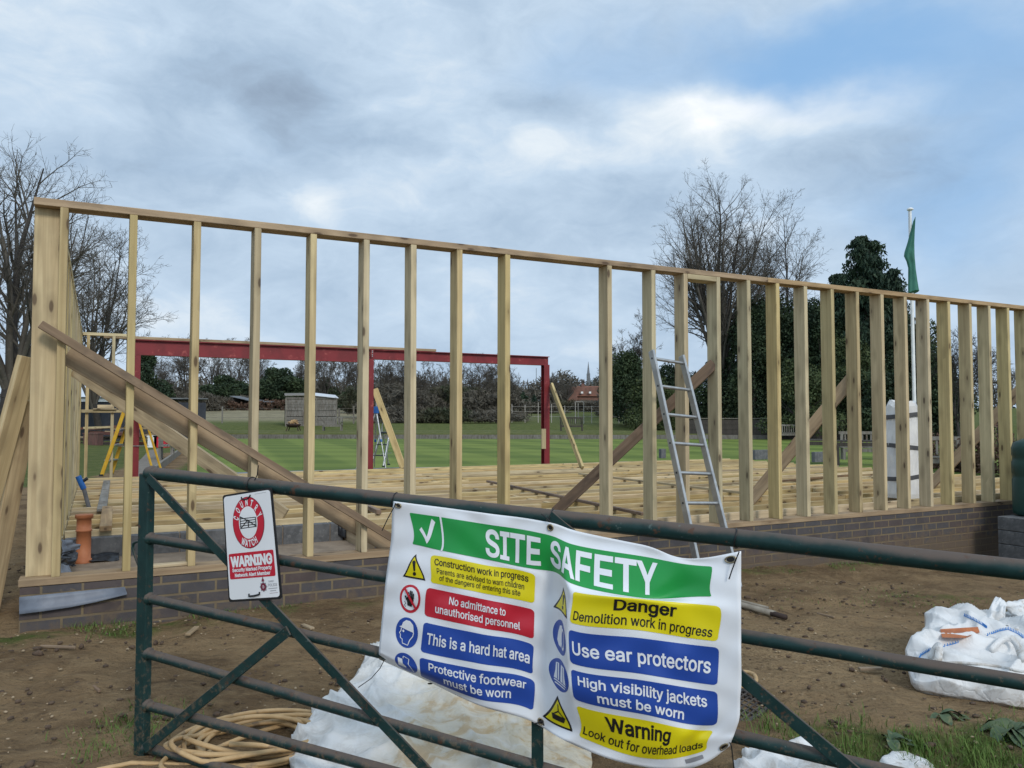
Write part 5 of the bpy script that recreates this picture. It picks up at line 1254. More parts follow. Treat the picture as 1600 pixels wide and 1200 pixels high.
def grass_and_litter():
    rg = random.Random(3); V = []; Fc = []
    def blade(x, y, h, w, bend):
        a = rg.uniform(0, 6.283); z = gz(x, y) - .01; dx, dy = math.cos(a), math.sin(a); bx, by = -dy * w, dx * w; b = len(V)
        V.extend([(x - bx, y - by, z), (x + bx, y + by, z), (x + dx * bend * .35 - bx * .7, y + dy * bend * .35 - by * .7, z + h * .6), (x + dx * bend * .35 + bx * .7, y + dy * bend * .35 + by * .7, z + h * .6), (x + dx * bend, y + dy * bend, z + h), (x + dx * bend * 1.02, y + dy * bend * 1.02, z + h)])
        Fc.extend([(b, b + 1, b + 3, b + 2), (b + 2, b + 3, b + 5, b + 4)])
    n = 0
    while n < 22000:
        x, y = rg.uniform(1.0, 3.2), rg.uniform(2.7, 4.1)
        m = smooth(.95, 1.3, x) * smooth(3.90, 3.4, y - .10 * (x - 1.5) + .25 * noise.noise((x * 2, y * 2, 7))) * (0.25 + .75 * smooth(-.15, .25, noise.noise((x * 5, y * 5, 2))))
        if rg.random() < m: h = rg.uniform(.012, .05) * (1 + .9 * smooth(0, .4, noise.noise((x * 6, y * 6, 12)))); blade(x, y, h, rg.uniform(.0012, .0026), h * rg.uniform(.3, 1.1))
        n += 1
    for k in range(5200):
        s = rg.uniform(-.2, 9.4); l = -.03 - .38 * rg.random() ** 1.5; p = W(s, l)
        if noise.noise((p.x * 2.2, p.y * 2.2, 3)) + .25 * noise.noise((p.x * 9, p.y * 9, 3)) > -.02 + .25 * (l < -.2): h = rg.uniform(.012, .05); blade(p.x, p.y, h, rg.uniform(.0015, .003), h * rg.uniform(.4, 1.3))
    for k in range(700):
        x, y = rg.gauss(-1.6, .09), rg.gauss(3.4, .16); h = rg.uniform(.015, .05); blade(x, y, h, .002, h * .8)
    for k in range(1200):
        x, y = rg.gauss(3.6, .7), rg.gauss(6.5, .22); h = rg.uniform(.012, .035); blade(x, y, h, .002, h)
    tag(link('grass', mesh_np('grass', V, Fc), M['grassblade']), 'tufts of grass on the earth by the plinth and in the near right corner', 'grass', None, 'stuff')
    # clods, stones and wood chips
    V = []; Fc = []; mi = []
    ico = bmesh.new(); bmesh.ops.create_icosphere(ico, subdivisions=1, radius=1.0); iv = [v.co.copy() for v in ico.verts]; fi = [[v.index for v in f.verts] for f in ico.faces]; ico.free()
    for k in range(4200):
        x, y = rg.uniform(-4.5, 5), rg.uniform(2.6, 7.2); p = Vector((x, y, 0)) - C0
        if p.dot(N) > -.06 and p.dot(D) > -.1: continue
        pale = rg.random() < .45; r = rg.uniform(.003, .009) if pale else rg.uniform(.004, .016) * (1.5 if rg.random() < .08 else 1); z = gz(x, y); b = len(V); sx, sy, sz_ = rg.uniform(.6, 1.5), rg.uniform(.6, 1.4), rg.uniform(.35, .8)
        for q in iv:
            f = 1 + .5 * noise.noise((q.x * 1.5 + k, q.y * 1.5, q.z * 1.5)); V.append((x + q.x * r * f * sx, y + q.y * r * f * sy, z + .004 + q.z * r * f * sz_))
        Fc += [[i + b for i in f] for f in fi]; mi += [1 if pale else 0] * len(fi)
    me = mesh_np('earth_litter', V, Fc, False, mi); tag(link('earth_litter', me, [mottled('dark_clods', (.06, .04, .028), (.10, .066, .043), 30, .95), mottled('pale_chips', (.34, .26, .17), (.24, .18, .11), 30, .9)]), 'clods, stones and wood chips scattered over the bare earth', 'litter', None, 'stuff')
grass_and_litter()

def leafy(px, py, n, ln, seed, label):
    rg = random.Random(seed); c = on_z(px, py, -.03); c.z = gz(c.x, c.y); V = []; Fc = []
    for k in range(n):
        a = rg.uniform(0, 6.283); L = ln * rg.uniform(.6, 1.15); el = rg.uniform(.25, 1.0); w = L * rg.uniform(.14, .22); d = Vector((math.cos(a), math.sin(a), 0)); sd = Vector((-d.y, d.x, 0)); b = len(V); tw = rg.uniform(-.5, .5)
        for i in range(8):
            t = i / 7; r = L * t; z = L * (el * t - (.75 + .4 * el) * t * t); p = c + d * (r * .9) + UP * (max(.004, z + .012)); ww = w * (math.sin(math.pi * min(1, t * .93 + .07)) ** .8)
            s_ = (sd + UP * tw * (1 - t)).normalized(); V += [p - s_ * ww + UP * ww * .35, p, p + s_ * ww + UP * ww * .35]
        for i in range(7):
            for q in (0, 1): Fc.append((b + i * 3 + q, b + i * 3 + q + 1, b + i * 3 + q + 4, b + i * 3 + q + 3))
    me = mesh_np('leafy_plant', np.array([tuple(v) for v in V]) - np.array(c), Fc, True)
    tag(link('leafy_plant', me, M['leaf'], None, Matrix.Translation(c)), label, 'plant', 'broad-leaved weeds in the grass')
leafy(1582, 1168, 26, .17, 1, 'biggest broad-leaved weed, in the bottom right corner of the grass')
leafy(1470, 1138, 6, .13, 2, 'broad-leaved weed with few leaves on the earth just below the right white bag')
leafy(1392, 1186, 8, .11, 3, 'small broad-leaved weed in the grass just right of the sloping gate bar')
# ------------------------------------------------------------------ trees
def seg_mesh(name, S, nmin=3):
    """S: list of (p0, p1, r0, r1) -> one mesh of tapered tubes"""
    A = np.array([(*s[0], *s[1], s[2], s[3]) for s in S], float); P0, P1, R0, R1 = A[:, :3], A[:, 3:6], A[:, 6], A[:, 7]
    T = P1 - P0; T /= np.maximum(np.linalg.norm(T, axis=1), 1e-9)[:, None]
    ref = np.where(np.abs(T[:, 2:3]) < .9, np.array([[0, 0, 1.]]), np.array([[1., 0, 0]])); X = np.cross(T, ref); X /= np.linalg.norm(X, axis=1)[:, None]; Y = np.cross(T, X)
    V = []; Fq = []; base = 0
    for n, sel in ((nmin, R0 < .06), (7, R0 >= .06)):
        idx = np.where(sel)[0]
        if not len(idx): continue
        th = np.arange(n) * 2 * np.pi / n; c = np.cos(th)[None, :, None]; s_ = np.sin(th)[None, :, None]
        dirs = X[idx][:, None, :] * c + Y[idx][:, None, :] * s_
        a = P0[idx][:, None, :] + dirs * R0[idx][:, None, None]; b = P1[idx][:, None, :] + dirs * R1[idx][:, None, None]
        V.append(np.concatenate([a, b], 1).reshape(-1, 3)); m = len(idx)
        j = np.arange(n); q = np.stack([j, (j + 1) % n, n + (j + 1) % n, n + j], 1)
        Fq.append((base + np.arange(m)[:, None, None] * 2 * n + q[None]).reshape(-1, 4)); base += m * 2 * n
    return mesh_np(name, np.concatenate(V), np.concatenate(Fq), True)

def bare_tree(seed, height, half, fork, tr, leaders, kids, lean=(0, 0), tw=.011, up=.35, jit=.17):
    """trunk and branch segments of a leafless tree, base at the origin"""
    rg = random.Random(seed); trunk = []; crown = []
    def rv(): return Vector((rg.gauss(0, 1), rg.gauss(0, 1), rg.gauss(0, 1)))
    def grow(p, d, L, r, lev, out):
        n = (9, 7, 5, 4, 3)[min(lev, 4)]; st = L / n; nk = kids[lev] if lev < len(kids) else 0
        spawn = sorted(rg.uniform(.18 if lev else .3, .98) for _ in range(nk)); k = 0
        rt = max(tw * .55, r * .18)
        for i in range(n):
            d = (d + rv() * (jit * (.6 + .25 * lev)) + UP * (up * .22 if lev < 3 else .03)).normalized()
            q = p + d * st; ra = r + (rt - r) * (i / n); rb = r + (rt - r) * ((i + 1) / n); out.append((p, q, ra, rb))
            while k < len(spawn) and spawn[k] <= (i + 1) / n:
                t = spawn[k]; side = d.cross(rv()).normalized(); an = rg.uniform(.45, .95) if lev < 2 else rg.uniform(.5, 1.15)
                cd = (d * math.cos(an) + side * math.sin(an)).normalized(); cl = L * rg.uniform(.32, .58) * (1.12 - .62 * t); cr = max(tw, min(ra * .62, r * (.5 - .2 * t)))
                grow(p + d * st * rg.random(), cd, max(cl, .25), cr if lev + 1 < len(kids) else tw, lev + 1, crown); k += 1
            p = q
    p = Vector((0, 0, -.3)); d = Vector((lean[0], lean[1], 1)).normalized(); n = 6
    for i in range(n):
        d = (d + rv() * .04).normalized(); q = p + d * ((fork + .3) / n); trunk.append((p, q, tr * (1.35 if i == 0 else 1.1 - .05 * i), tr * (1.1 - .05 * (i + 1)))); p = q
    for k in range(leaders):
        a = 2 * math.pi * (k + rg.uniform(-.3, .3)) / leaders * 1.618 * 2; t = (k + .5) / leaders
        sp = math.sqrt(t) * half / (height - fork) * 1.0
        dd = (Vector((math.cos(a) * sp, math.sin(a) * sp, 1)) + Vector((lean[0], lean[1], 0)) * .5).normalized(); L = (height - fork) * (1.03 - .32 * t) * rg.uniform(.86, 1.0)
        pp = p - UP * (rg.random() * fork * .25) * (1 if k else 0)
        grow(pp, dd, L, tr * (.62 - .25 * t), 0, trunk if k < 2 else crown)
    return trunk, crown
def tree(name, loc, tc, mats, label, group, sc=1.0, rot=0.0):
    root = empty(name, loc, label, 'tree', group)
    for nm, S, m in (('trunk', tc[0], mats[0]), ('crown', tc[1], mats[1])):
        me = seg_mesh(nm, S); link(nm, me, m, root); root_o = root.children
    for c in root.children: c.matrix_parent_inverse = Matrix.Identity(4)
    root.scale = (sc, sc, sc); root.rotation_euler = (0, 0, rot); return root
def copy_thing(root, loc, rot, sc, label, group=None):
    c = copy_tree(root); c.location = loc; c.rotation_euler = (0, 0, rot); c.scale = sc if isinstance(sc, tuple) else (sc, sc, sc)
    c['label'] = label
    if group: c['group'] = group
    return c
def gxy(px, y): return Vector(((px - 800) / F * y, y, ground_h((px - 800) / F * y, y)))
def hgt(top, y, base): return CAMZ + (653 - top) * y / F - base

p = gxy(1118, 58); tree('bare_tree', p, bare_tree(3, hgt(272, 58, p.z) * .95, 6.6, 3.4, .32, 20, (13, 8, 5), tw=.0082, up=.12, jit=.075), (M['twigdark'], M['twig']), 'tallest bare tree, rising above the right-hand studs', None)
p = gxy(1226, 62); tree('bare_tree', p, bare_tree(8, hgt(338, 62, p.z) * 1.04, 3.8, 6.0, .20, 7, (13, 7, 4), tw=.0095, up=.12, jit=.07), (M['twigdark'], M['twig']), 'slender bare tree just right of the tallest bare tree', None)
p = gxy(16, 24); tree('bare_tree', p, bare_tree(27, hgt(222, 24, p.z), 4.6, 2.3, .25, 12, (10, 8, 5), (-.02, 0), tw=.0048, up=.10, jit=.11), (M['twigdark'], M['twig']), 'big dark bare tree at the left edge behind the corner post', None)
p = gxy(158, 41); tree('bare_tree', p, bare_tree(33, hgt(380, 41, p.z) * 1.05, 4.0, 2.0, .19, 12, (10, 8, 5), tw=.008, up=.12, jit=.10), (M['twigdark'], M['twig']), 'dense bare tree seen just right of the left timber wall', None)
p = gxy(78, 46); tree('bare_tree', p, bare_tree(35, hgt(290, 46, p.z), 3.9, 3.0, .20, 10, (10, 8, 5), tw=.0085, up=.12, jit=.10), (M['twigdark'], M['twig']), 'bare tree half hidden behind the near left corner post', None)
p = gxy(985, 72); tree('bare_tree', p, bare_tree(41, hgt(500, 72, p.z), 3.6, 2.2, .18, 8, (10, 8, 5), tw=.012, up=.2), (M['twigdark'], M['twig']), 'low bare tree with fine twigs left of the tallest bare tree', None)
p = gxy(1500, 30); tree('bare_tree', p, bare_tree(44, hgt(520, 30, p.z), 1.3, 1.4, .07, 7, (9, 6, 4), tw=.008, up=.2), (M['twigdark'], M['twigdark']), 'young bare tree behind the studs left of the green tank', None)
p = gxy(1560, 34); tree('bare_tree', p, bare_tree(45, hgt(545, 34, p.z), 1.7, 1.2, .07, 7, (9, 6, 4), tw=.009, up=.15), (M['twigdark'], M['twig']), 'young bare tree behind the studs above the green tank', None)

# far treeline: three built, the others copied
LINE = [(292, 540, 118, 'far bare tree left of the wide dark evergreen in the treeline'), (330, 548, 112, 'far bare tree standing over the pale field, left one'), (368, 546, 108, 'far bare tree standing over the pale field, middle one'), (398, 560, 112, 'far bare tree standing over the pale field, right one'),
        (478, 556, 104, 'far bare tree directly above the plank shed'), (508, 566, 98, 'far bare tree at the right end of the plank shed'), (538, 562, 90, 'far bare tree left of the middle red column'), (562, 560, 92, 'far bare tree hidden partly by the middle red column'), (598, 566, 84, 'far bare tree above the silver stepladder'), (622, 572, 86, 'far bare tree right of the silver stepladder'), (655, 574, 84, 'far bare tree between the middle red column and the next stud right'),
        (684, 580, 96, 'far bare tree in the middle of the right steel bay, left one'), (716, 574, 90, 'far bare tree in the middle of the right steel bay, middle one'), (748, 570, 84, 'far bare tree in the middle of the right steel bay, right one'), (776, 572, 88, 'far bare tree behind the stud nearest the right red column'), (800, 584, 92, 'far bare tree left of the right red column'), (866, 592, 110, 'far bare tree just right of the right red column'), (884, 600, 118, 'far bare tree between the right red column and the orange roof'), (965, 560, 90, 'far bare tree right of the orange-roofed house'),
        (258, 575, 108, 'far bare tree right of the left red column'), (238, 566, 112, 'far bare tree close to the left red column')]
protos = []
rg = random.Random(9)
for i, (px, top, y, lab) in enumerate(LINE):
    p = gxy(px, y); h = hgt(top, y, p.z)
    if i < 3:
        t = tree('bare_tree', p, bare_tree(60 + i, 10.0, 4.0 + .5 * i, 2.0, .16, 9, (10, 7, 5), tw=.017, up=.12, jit=.12), (M['twigdark'], M['twig']), lab, 'bare trees along the far treeline', h / 8.6, rg.uniform(0, 6)); protos.append(t)
    else: copy_thing(protos[i % 3], p, rg.uniform(0, 6), (h / 9 * rg.uniform(.95, 1.3), h / 9 * rg.uniform(.9, 1.2), h / 8.5), lab)

def leaf_cloud(rg, lumps, per, size, el=(1.0, .6), droop=0.0):
    """quads spread through a union of lumps (centre, radii)"""
    V = np.zeros((0, 3)); n_all = []
    npr = np.random.default_rng(rg.randrange(10**6)); C = []
    for c, r in lumps:
        k = max(6, int(per * (r[0] * r[2]))); u = npr.normal(size=(k, 3)); u /= np.linalg.norm(u, axis=1)[:, None]; rad = npr.uniform(.35, 1.0, (k, 1)) ** .5
        C.append(np.array(c) + u * rad * np.array(r))
    C = np.concatenate(C); k = len(C); a = npr.normal(size=(k, 3)); a[:, 2] -= droop; a /= np.linalg.norm(a, axis=1)[:, None]
    b = np.cross(a, npr.normal(size=(k, 3))); b /= np.linalg.norm(b, axis=1)[:, None]; s = size * npr.uniform(.55, 1.3, (k, 1))
    A = a * s * el[0]; B = b * s * el[1]
    V = np.stack([C - A * .5 - B * .15, C - A * .1 + B * .5, C + A * .5 + B * .1, C + A * .1 - B * .5], 1).reshape(-1, 3)
    return V, np.arange(4 * k).reshape(-1, 4)
def bush(name, p, w, h, mat, label, group=None, seed=0, size=.3, per=60, cat='bush', nl=14, el=(1, .6), depth=None, taper=.55, trunk=True):
    rg = random.Random(seed); d = depth or w; L = []
    for k in range(nl):
        t = rg.random(); a = rg.uniform(0, 6.283); q = math.sqrt(rg.random()); sh = 1 - taper * t ** 1.5; rr = rg.uniform(.16, .34)
        L.append(((math.cos(a) * q * w * .5 * sh * .75, math.sin(a) * q * d * .5 * sh * .75, h * (.10 + .80 * t)), (w * rr * sh + .05, d * rr * sh + .05, h * rr * .55)))
    V, Fc = leaf_cloud(rg, L, per, size, el); V[:, 2] = np.maximum(V[:, 2], 0.0)
    root = empty(name, p, label, cat, group)
    c = link('crown', mesh_np('crown', V, Fc), mat, root); c.matrix_parent_inverse = Matrix.Identity(4)
    if trunk:
        S = [(Vector((0, 0, -.3)), Vector((0, 0, h * .75)), max(.05, w * .03), .02)]
        for k in range(7):
            a = rg.uniform(0, 6.28); z = h * rg.uniform(.1, .5); S.append((Vector((0, 0, z)), Vector((math.cos(a) * w * .35, math.sin(a) * d * .35, z + h * .25)), max(.03, w * .012), .01))
        t = link('trunk', seg_mesh('trunk', S), M['twigdark'], root); t.matrix_parent_inverse = Matrix.Identity(4)
    return root
def conifer(p, h, half, mat, label, seed, whorls=26, size=.42):
    rg = random.Random(seed); S = [(Vector((0, 0, -.3)), Vector((0, 0, h * .6)), .28, .14), (Vector((0, 0, h * .6)), Vector((0, 0, h * .99)), .14, .03)]; C = []
    for k in range(whorls):
        t = .06 + .93 * k / (whorls - 1); z0 = h * t
        for b in range(6 if t < .8 else 4):
            a = rg.uniform(0, 6.283); L = half * (1.08 - .78 * t ** 1.6) * rg.uniform(.62, 1.12); up0 = rg.uniform(.05, .35); prev = Vector((0, 0, z0)); n = 7
            for i in range(1, n + 1):
                f = i / n; q = Vector((math.cos(a) * L * f, math.sin(a) * L * f, z0 + L * (up0 * f - .62 * f * f))); S.append((prev, q, .035 * (1.1 - f), .035 * (1.05 - f))); prev = q
                for _ in range(int(16 + 14 * f)): C.append((q.x + rg.gauss(0, .15), q.y + rg.gauss(0, .15), q.z - abs(rg.gauss(0, .30))))
    npr = np.random.default_rng(seed); C = np.array(C); k = len(C); a = npr.normal(size=(k, 3)) * .55; a[:, 2] -= .95; a /= np.linalg.norm(a, axis=1)[:, None]
    b = np.cross(a, npr.normal(size=(k, 3))); b /= np.linalg.norm(b, axis=1)[:, None]; s = size * npr.uniform(.5, 1.25, (k, 1)); A = a * s; B = b * s * .42
    V = np.stack([C - A * .3, C + B * .5, C + A * .9, C - B * .5], 1).reshape(-1, 3)
    root = empty('conifer', p, label, 'tree'); t = link('trunk', seg_mesh('trunk', S), M['twigdark'], root); c = link('crown', mesh_np('crown', V, np.arange(4 * k).reshape(-1, 4)), mat, root)
    for q in (t, c): q.matrix_parent_inverse = Matrix.Identity(4)
    return root
p = gxy(1356, 54); conifer(p, hgt(364, 54, p.z), 3.1, M['conifer'], 'tallest dark conifer with drooping boughs, left of the flagpole', 3, 36, .30)
p = gxy(1398, 57); conifer(p, hgt(418, 57, p.z), 2.2, M['conifer'], 'lower dark conifer with feathery tips just left of the green flag', 5, 28, .30)
p = gxy(1312, 58); conifer(p, hgt(425, 58, p.z), 1.9, M['conifer'], 'dark conifer left of the tallest drooping conifer', 6, 26, .30)
EV = [(1178, 462, 100, 56, 'yew', 'dark evergreen tree behind the studs right of the tallest bare tree'), (1235, 462, 120, 57, 'yew', 'dark evergreen tree below the slender bare tree'), (1287, 478, 110, 55, 'yew', 'dark evergreen tree between the slender bare tree and the drooping conifer'),
      (1335, 530, 120, 50, 'holly', 'olive-green evergreen tree at the foot of the drooping conifer'), (1420, 500, 110, 52, 'yew', 'dark evergreen tree behind the white flagpole'), (1462, 512, 62, 50, 'holly', 'evergreen tree at the right end of the dark evergreens'), (1250, 560, 120, 47, 'holly', 'low olive evergreen behind the boarded fence right of the ladder'), (1385, 575, 110, 47, 'yew', 'low dark evergreen behind the boarded fence near the white roll'),
      (1208, 470, 110, 61, 'holly', 'evergreen tree filling the gap behind the third stud right of the ladder'), (1264, 476, 110, 60, 'yew', 'dark evergreen tree just left of the drooping conifers'), (1152, 505, 90, 61, 'yew', 'dark evergreen tree directly right of the trunk of the tallest bare tree'), (1440, 540, 90, 47, 'yew', 'dark evergreen tree behind the studs right of the flagpole'),
      (978, 545, 84, 58, 'yew', 'rounded dark evergreen tree just left of the ladder'), (1058, 568, 110, 60, 'yew', 'dark evergreen tree seen through the ladder'), (1120, 560, 80, 58, 'yew', 'dark evergreen tree at the foot of the tallest bare tree'), (1020, 590, 90, 54, 'holly', 'low evergreen bush between the left ladder rail and the rounded evergreen'),
      (437, 566, 84, 96, 'yew', 'dark evergreen tree left of the plank shed'), (352, 588, 110, 100, 'yew', 'low dark evergreen tree at the back of the pale field'), (228, 528, 64, 84, 'yew', 'dark evergreen tree seen beside the left red column'), (545, 612, 60, 84, 'yew', 'low dark evergreen right of the plank shed'), (512, 592, 60, 100, 'yew', 'dark evergreen behind the roof of the plank shed'),
      (819, 612, 18, 90, 'conifer', 'small pointed evergreen left of the right red column'), (836, 619, 24, 86, 'conifer', 'small dark evergreen close to the right red column'), (690, 604, 46, 80, 'yew', 'low dark evergreen in the middle of the right steel bay'), (752, 610, 60, 78, 'scrubgreen', 'green scrubby bush in the right steel bay'), (1490, 560, 70, 46, 'yew', 'dark evergreen behind the brown hedge near the tank')]
for i, (px, top, w, y, m, lab) in enumerate(EV):
    p = gxy(px, y); wm = w * y / F; hm = hgt(top, y, p.z); bush('evergreen_tree', p, wm * 1.08, hm * 1.02, M[m], lab, 'evergreen trees round the green', 100 + i, .26 * max(.7, y / 75), 560 if wm > 4 else 700, 'tree', 30 if w > 70 else 14, (1, .55), min(wm, 5), .60 if w > 40 else .85)
SCR = [(205, 596, 60, 60), (272, 604, 70, 86), (318, 612, 60, 90), (390, 616, 60, 96), (566, 606, 70, 74), (604, 600, 80, 70), (640, 604, 80, 68), (676, 608, 80, 70), (716, 600, 80, 70), (756, 606, 90, 68), (792, 612, 70, 68), (850, 628, 60, 84), (885, 624, 70, 92), (924, 626, 70, 88), (960, 614, 60, 76), (622, 634, 100, 63), (700, 636, 110, 62), (776, 640, 90, 62)]
SL = ['beside the left red column', 'right of the left red column', 'left of the pale field', 'behind the pale field', 'behind the middle red column', 'behind the silver stepladder', 'right of the silver stepladder', 'in the right steel bay, leftmost', 'in the right steel bay, left of its middle', 'in the right steel bay, right of its middle', 'in the right steel bay, rightmost', 'beyond the right red column', 'below the orange-roofed house, left one', 'below the orange-roofed house, right one', 'right of the orange-roofed house', 'low along the bank right of the silver stepladder', 'low along the bank in the middle of the right steel bay', 'low along the bank near the right red column']
for i, ((px, top, w, y), lab) in enumerate(zip(SCR, SL)):
    p = gxy(px, y); bush('winter_bush', p, w * y / F * 1.15, hgt(top, y, p.z), M['scrub' if i % 4 else 'scrubgreen'], 'bare brown winter bush ' + lab, 'winter bushes beyond the green', 200 + i, .46, 420, 'bush', 22, (1.3, .16), 3.0, .35)
# hedges
def hedge(a, b, w, h, mat, label, seed, per=70, size=.2, el=(1, .5)):
    rg = random.Random(seed); d = b - a; L = []; n = int(d.length / .5)
    for k in range(n):
        for _ in range(3):
            c = d * ((k + rg.random()) / n); L.append(((c.x + rg.gauss(0, w * .12), c.y + rg.gauss(0, w * .12), h * rg.uniform(.12, .82)), (.42, w * .42, h * .24)))
    V, Fc = leaf_cloud(rg, L, per, size, el); V[:, 2] = np.maximum(V[:, 2], -.1); o = link('hedge', mesh_np('hedge', V, Fc), mat, None, Matrix.Translation(a)); tag(o, label, 'hedge')
def pxy(px, y):
    p = gxy(px, y); return p
hedge(pxy(1440, 21), pxy(1665, 15.5), .9, 1.62, M['beech'], 'reddish brown dry hedge behind the right end of the stud wall', 1, 2600, .085, (1, .5))
hedge(pxy(-60, 40), pxy(58, 42), 1.4, 2.6, M['scrub'], 'dark brown hedge below the big tree at the left edge', 2, 420, .2)
hedge(pxy(305, 92), pxy(452, 92), 1.6, 1.3, M['beech'], 'low brown hedge along the back of the pale field', 3, 260, .3)

# ------------------------------------------------------------------ buildings and furniture beyond the green
def plank_shed():
    y = 57; p = gxy(447, y); p.z = .80; q = gxy(526, y + 1.0); w = (Vector((q.x, q.y, 0)) - Vector((p.x, p.y, 0))); X = w.normalized(); Y = Vector((-X.y, X.x, 0)); w = w.length; h0, h1 = 2.08, 2.0
    root = empty('plank_shed', p, 'weathered grey plank shed with a white tin roof beyond the green', 'shed'); B = Vector((p.x, p.y, p.z - .2))
    rg = random.Random(2); n = 15; mb1 = MB()
    for k in range(n):
        z = .2 + (h0) * k / n; hh = h0 / n * 1.02; sag = rg.uniform(-.02, .02)
        for a, b, dz in ((0, .60, 0), (.605, 1.0, .015)):
            mb1.box(B + X * (w * (a + b) / 2) + UP * (z + hh / 2 + dz + sag) + Y * rg.uniform(-.012, .012), w * (b - a) - .01, .03, hh * .9, (X + UP * rg.uniform(-.01, .012)).normalized(), Y)
        mb1.box(B + Y * 1.5 + UP * (z + hh / 2), .03, 3.0, hh * .9, X, Y); mb1.box(B + X * w + Y * 1.5 + UP * (z + hh / 2), .03, 3.0, hh * .9, X, Y)
    mb1.build('wall', M['greywood'], root, B)
    MB().box(B + X * (w / 2) + Y * 1.5 + UP * 1.1, w - .1, 2.8, 2.0, X, Y).build('inner_wall', M['darkwood'], root, B)
    for s in (.0, .345, .60, 1.0): MB().box(B + X * (w * s) - Y * .03 + UP * 1.15, .09, .04, 2.2, X, Y).build('corner_post', M['greywood'], root, B)
    r = [B + X * (w * .5) - Y * .15 + UP * 2.42, B + X * (w + .12) - Y * .15 + UP * 2.22, B + X * (w + .12) + Y * 3.2 + UP * 2.52, B + X * (w * .5) + Y * 3.2 + UP * 2.72]
    MB().prism(r, UP * .04).build('roof', M['tinroof'], root, r[0])
    r = [B - X * .1 - Y * .15 + UP * 2.36, B + X * (w * .49) - Y * .15 + UP * 2.40, B + X * (w * .49) + Y * 3.2 + UP * 2.66, B - X * .1 + Y * 3.2 + UP * 2.62]
    MB().prism(r, UP * .04).build('roof', M['greywood'], root, r[0])
plank_shed()
def barn():
    y = 92; p = gxy(392, y); q = gxy(470, y + 6); w = Vector((q.x - p.x, q.y - p.y, 0)); X = w.normalized(); Y = Vector((-X.y, X.x, 0)); w = w.length; p.z = 2.2
    root = empty('open_barn', p, 'long low open-fronted barn left of the plank shed', 'barn')
    r = [p - Y * .4 + UP * 1.05, p - Y * .4 + X * w + UP * 1.05, p + Y * 4 + X * w + UP * 1.75, p + Y * 4 + UP * 1.75]; MB().prism(r, UP * .06).build('roof', M['slate'], root, p)
    MB().box(p + Y * 3.5 + X * (w / 2) + UP * .7, w, .1, 1.8, X, Y).build('back_wall', M['darkwood'], root, p)
    for k in range(6): MB().box(p + X * (w * (.02 + .192 * k)) + UP * .4, .12, .12, 1.4, X, Y).build('post', M['stone'], root, p)
barn()
def dark_hut():
    y = 44; p = gxy(120, y); q = gxy(322, y + 3); p.z = q.z = .1; w = q - p; X = w.normalized(); Y = Vector((-X.y, X.x, 0)); w = w.length; root = empty('dark_hut', p, 'long navy-black boarded hut with a white fascia behind the left red column', 'hut')
    MB().box(p + X * (w / 2) + Y * 2 + UP * 1.05, w, 4, 2.3, X, Y).build('wall', M['navy'], root, p)
    MB().box(p + X * (w * .22) - Y * .04 + UP * 2.30, w * .44, .06, .20, X, Y).build('fascia', M['white'], root, p)
    MB().box(p + X * (w / 2) + Y * 2 + UP * 2.43, w + .2, 4.3, .07, X, Y).build('roof', M['slate'], root, p)
    for k in range(14): MB().box(p + X * (w * (k + .5) / 14) - Y * .012 + UP * 1.05, .03, .02, 2.1, X, Y).build('cover_strip', M['navy'], root, p)
dark_hut()
def house():
    y = 118; p = gxy(893, y); x0, x1 = p.x, (968 - 800) / F * y; root = empty('brick_house', Vector(((x0 + x1) / 2, y, p.z)), 'far brick house with an orange tiled roof below the wooded hill', 'house'); z = p.z
    MB().box(((x0 + x1) / 2, y + 3, z + 1.5), x1 - x0, 6, 3.6).build('wall', M['housebrick'], root, (x0, y, z))
    zr, ze = CAMZ + (653 - 602) * y / F, CAMZ + (653 - 619) * y / F
    MB().prism([(x0 - .1 + .6, y - .3, ze), (x0 + .6 - .1, y + 6.3, ze), (x0 + .6 + .5, y + 3, zr)], (x1 - x0, 0, 0)).build('roof', M['tile'], root, (x0, y, z))
    ch = MB().box(((913.5 - 800) / F * y, y + 2.8, zr + .1), .42, .5, 1.4).build('chimney', M['housebrick'], root, (x0, y, zr)); MB().box(((913.5 - 800) / F * y, y + 2.8, zr + .62), .5, .58, .45).build('chimney_cap', M['darkwood'], ch, (x0, y, zr))
    xa, xb = (886 - 800) / F * y, (901 - 800) / F * y; zg = CAMZ + (653 - 611) * y / F
    MB().prism([(xa, y - 1.2, z - .2), (xb, y - 1.2, z - .2), (xb, y - 1.2, zg - .5), ((xa + xb) / 2 + .2, y - 1.2, zg), (xa, y - 1.2, zg - 1.0)], (0, 3, 0)).build('gable_wall', M['housebrick'], root, (xa, y, z))
    MB().prism([(xa - .2, y - 1.35, zg - 1.2), ((xa + xb) / 2 + .2, y - 1.35, zg + .1), ((xa + xb) / 2 + .2, y - 1.35, zg - .2), (xa - .05, y - 1.35, zg - 1.4)], (0, .1, 0)).build('bargeboard', M['darkwood'], root, (xa, y, z))
    for wx in (909, 921.5): MB().box(((wx - 800) / F * y, y - .42, CAMZ + (653 - 613.5) * y / F), .32, .3, .28).build('roof_light', M['white'], root, (x0, y, z))
house()
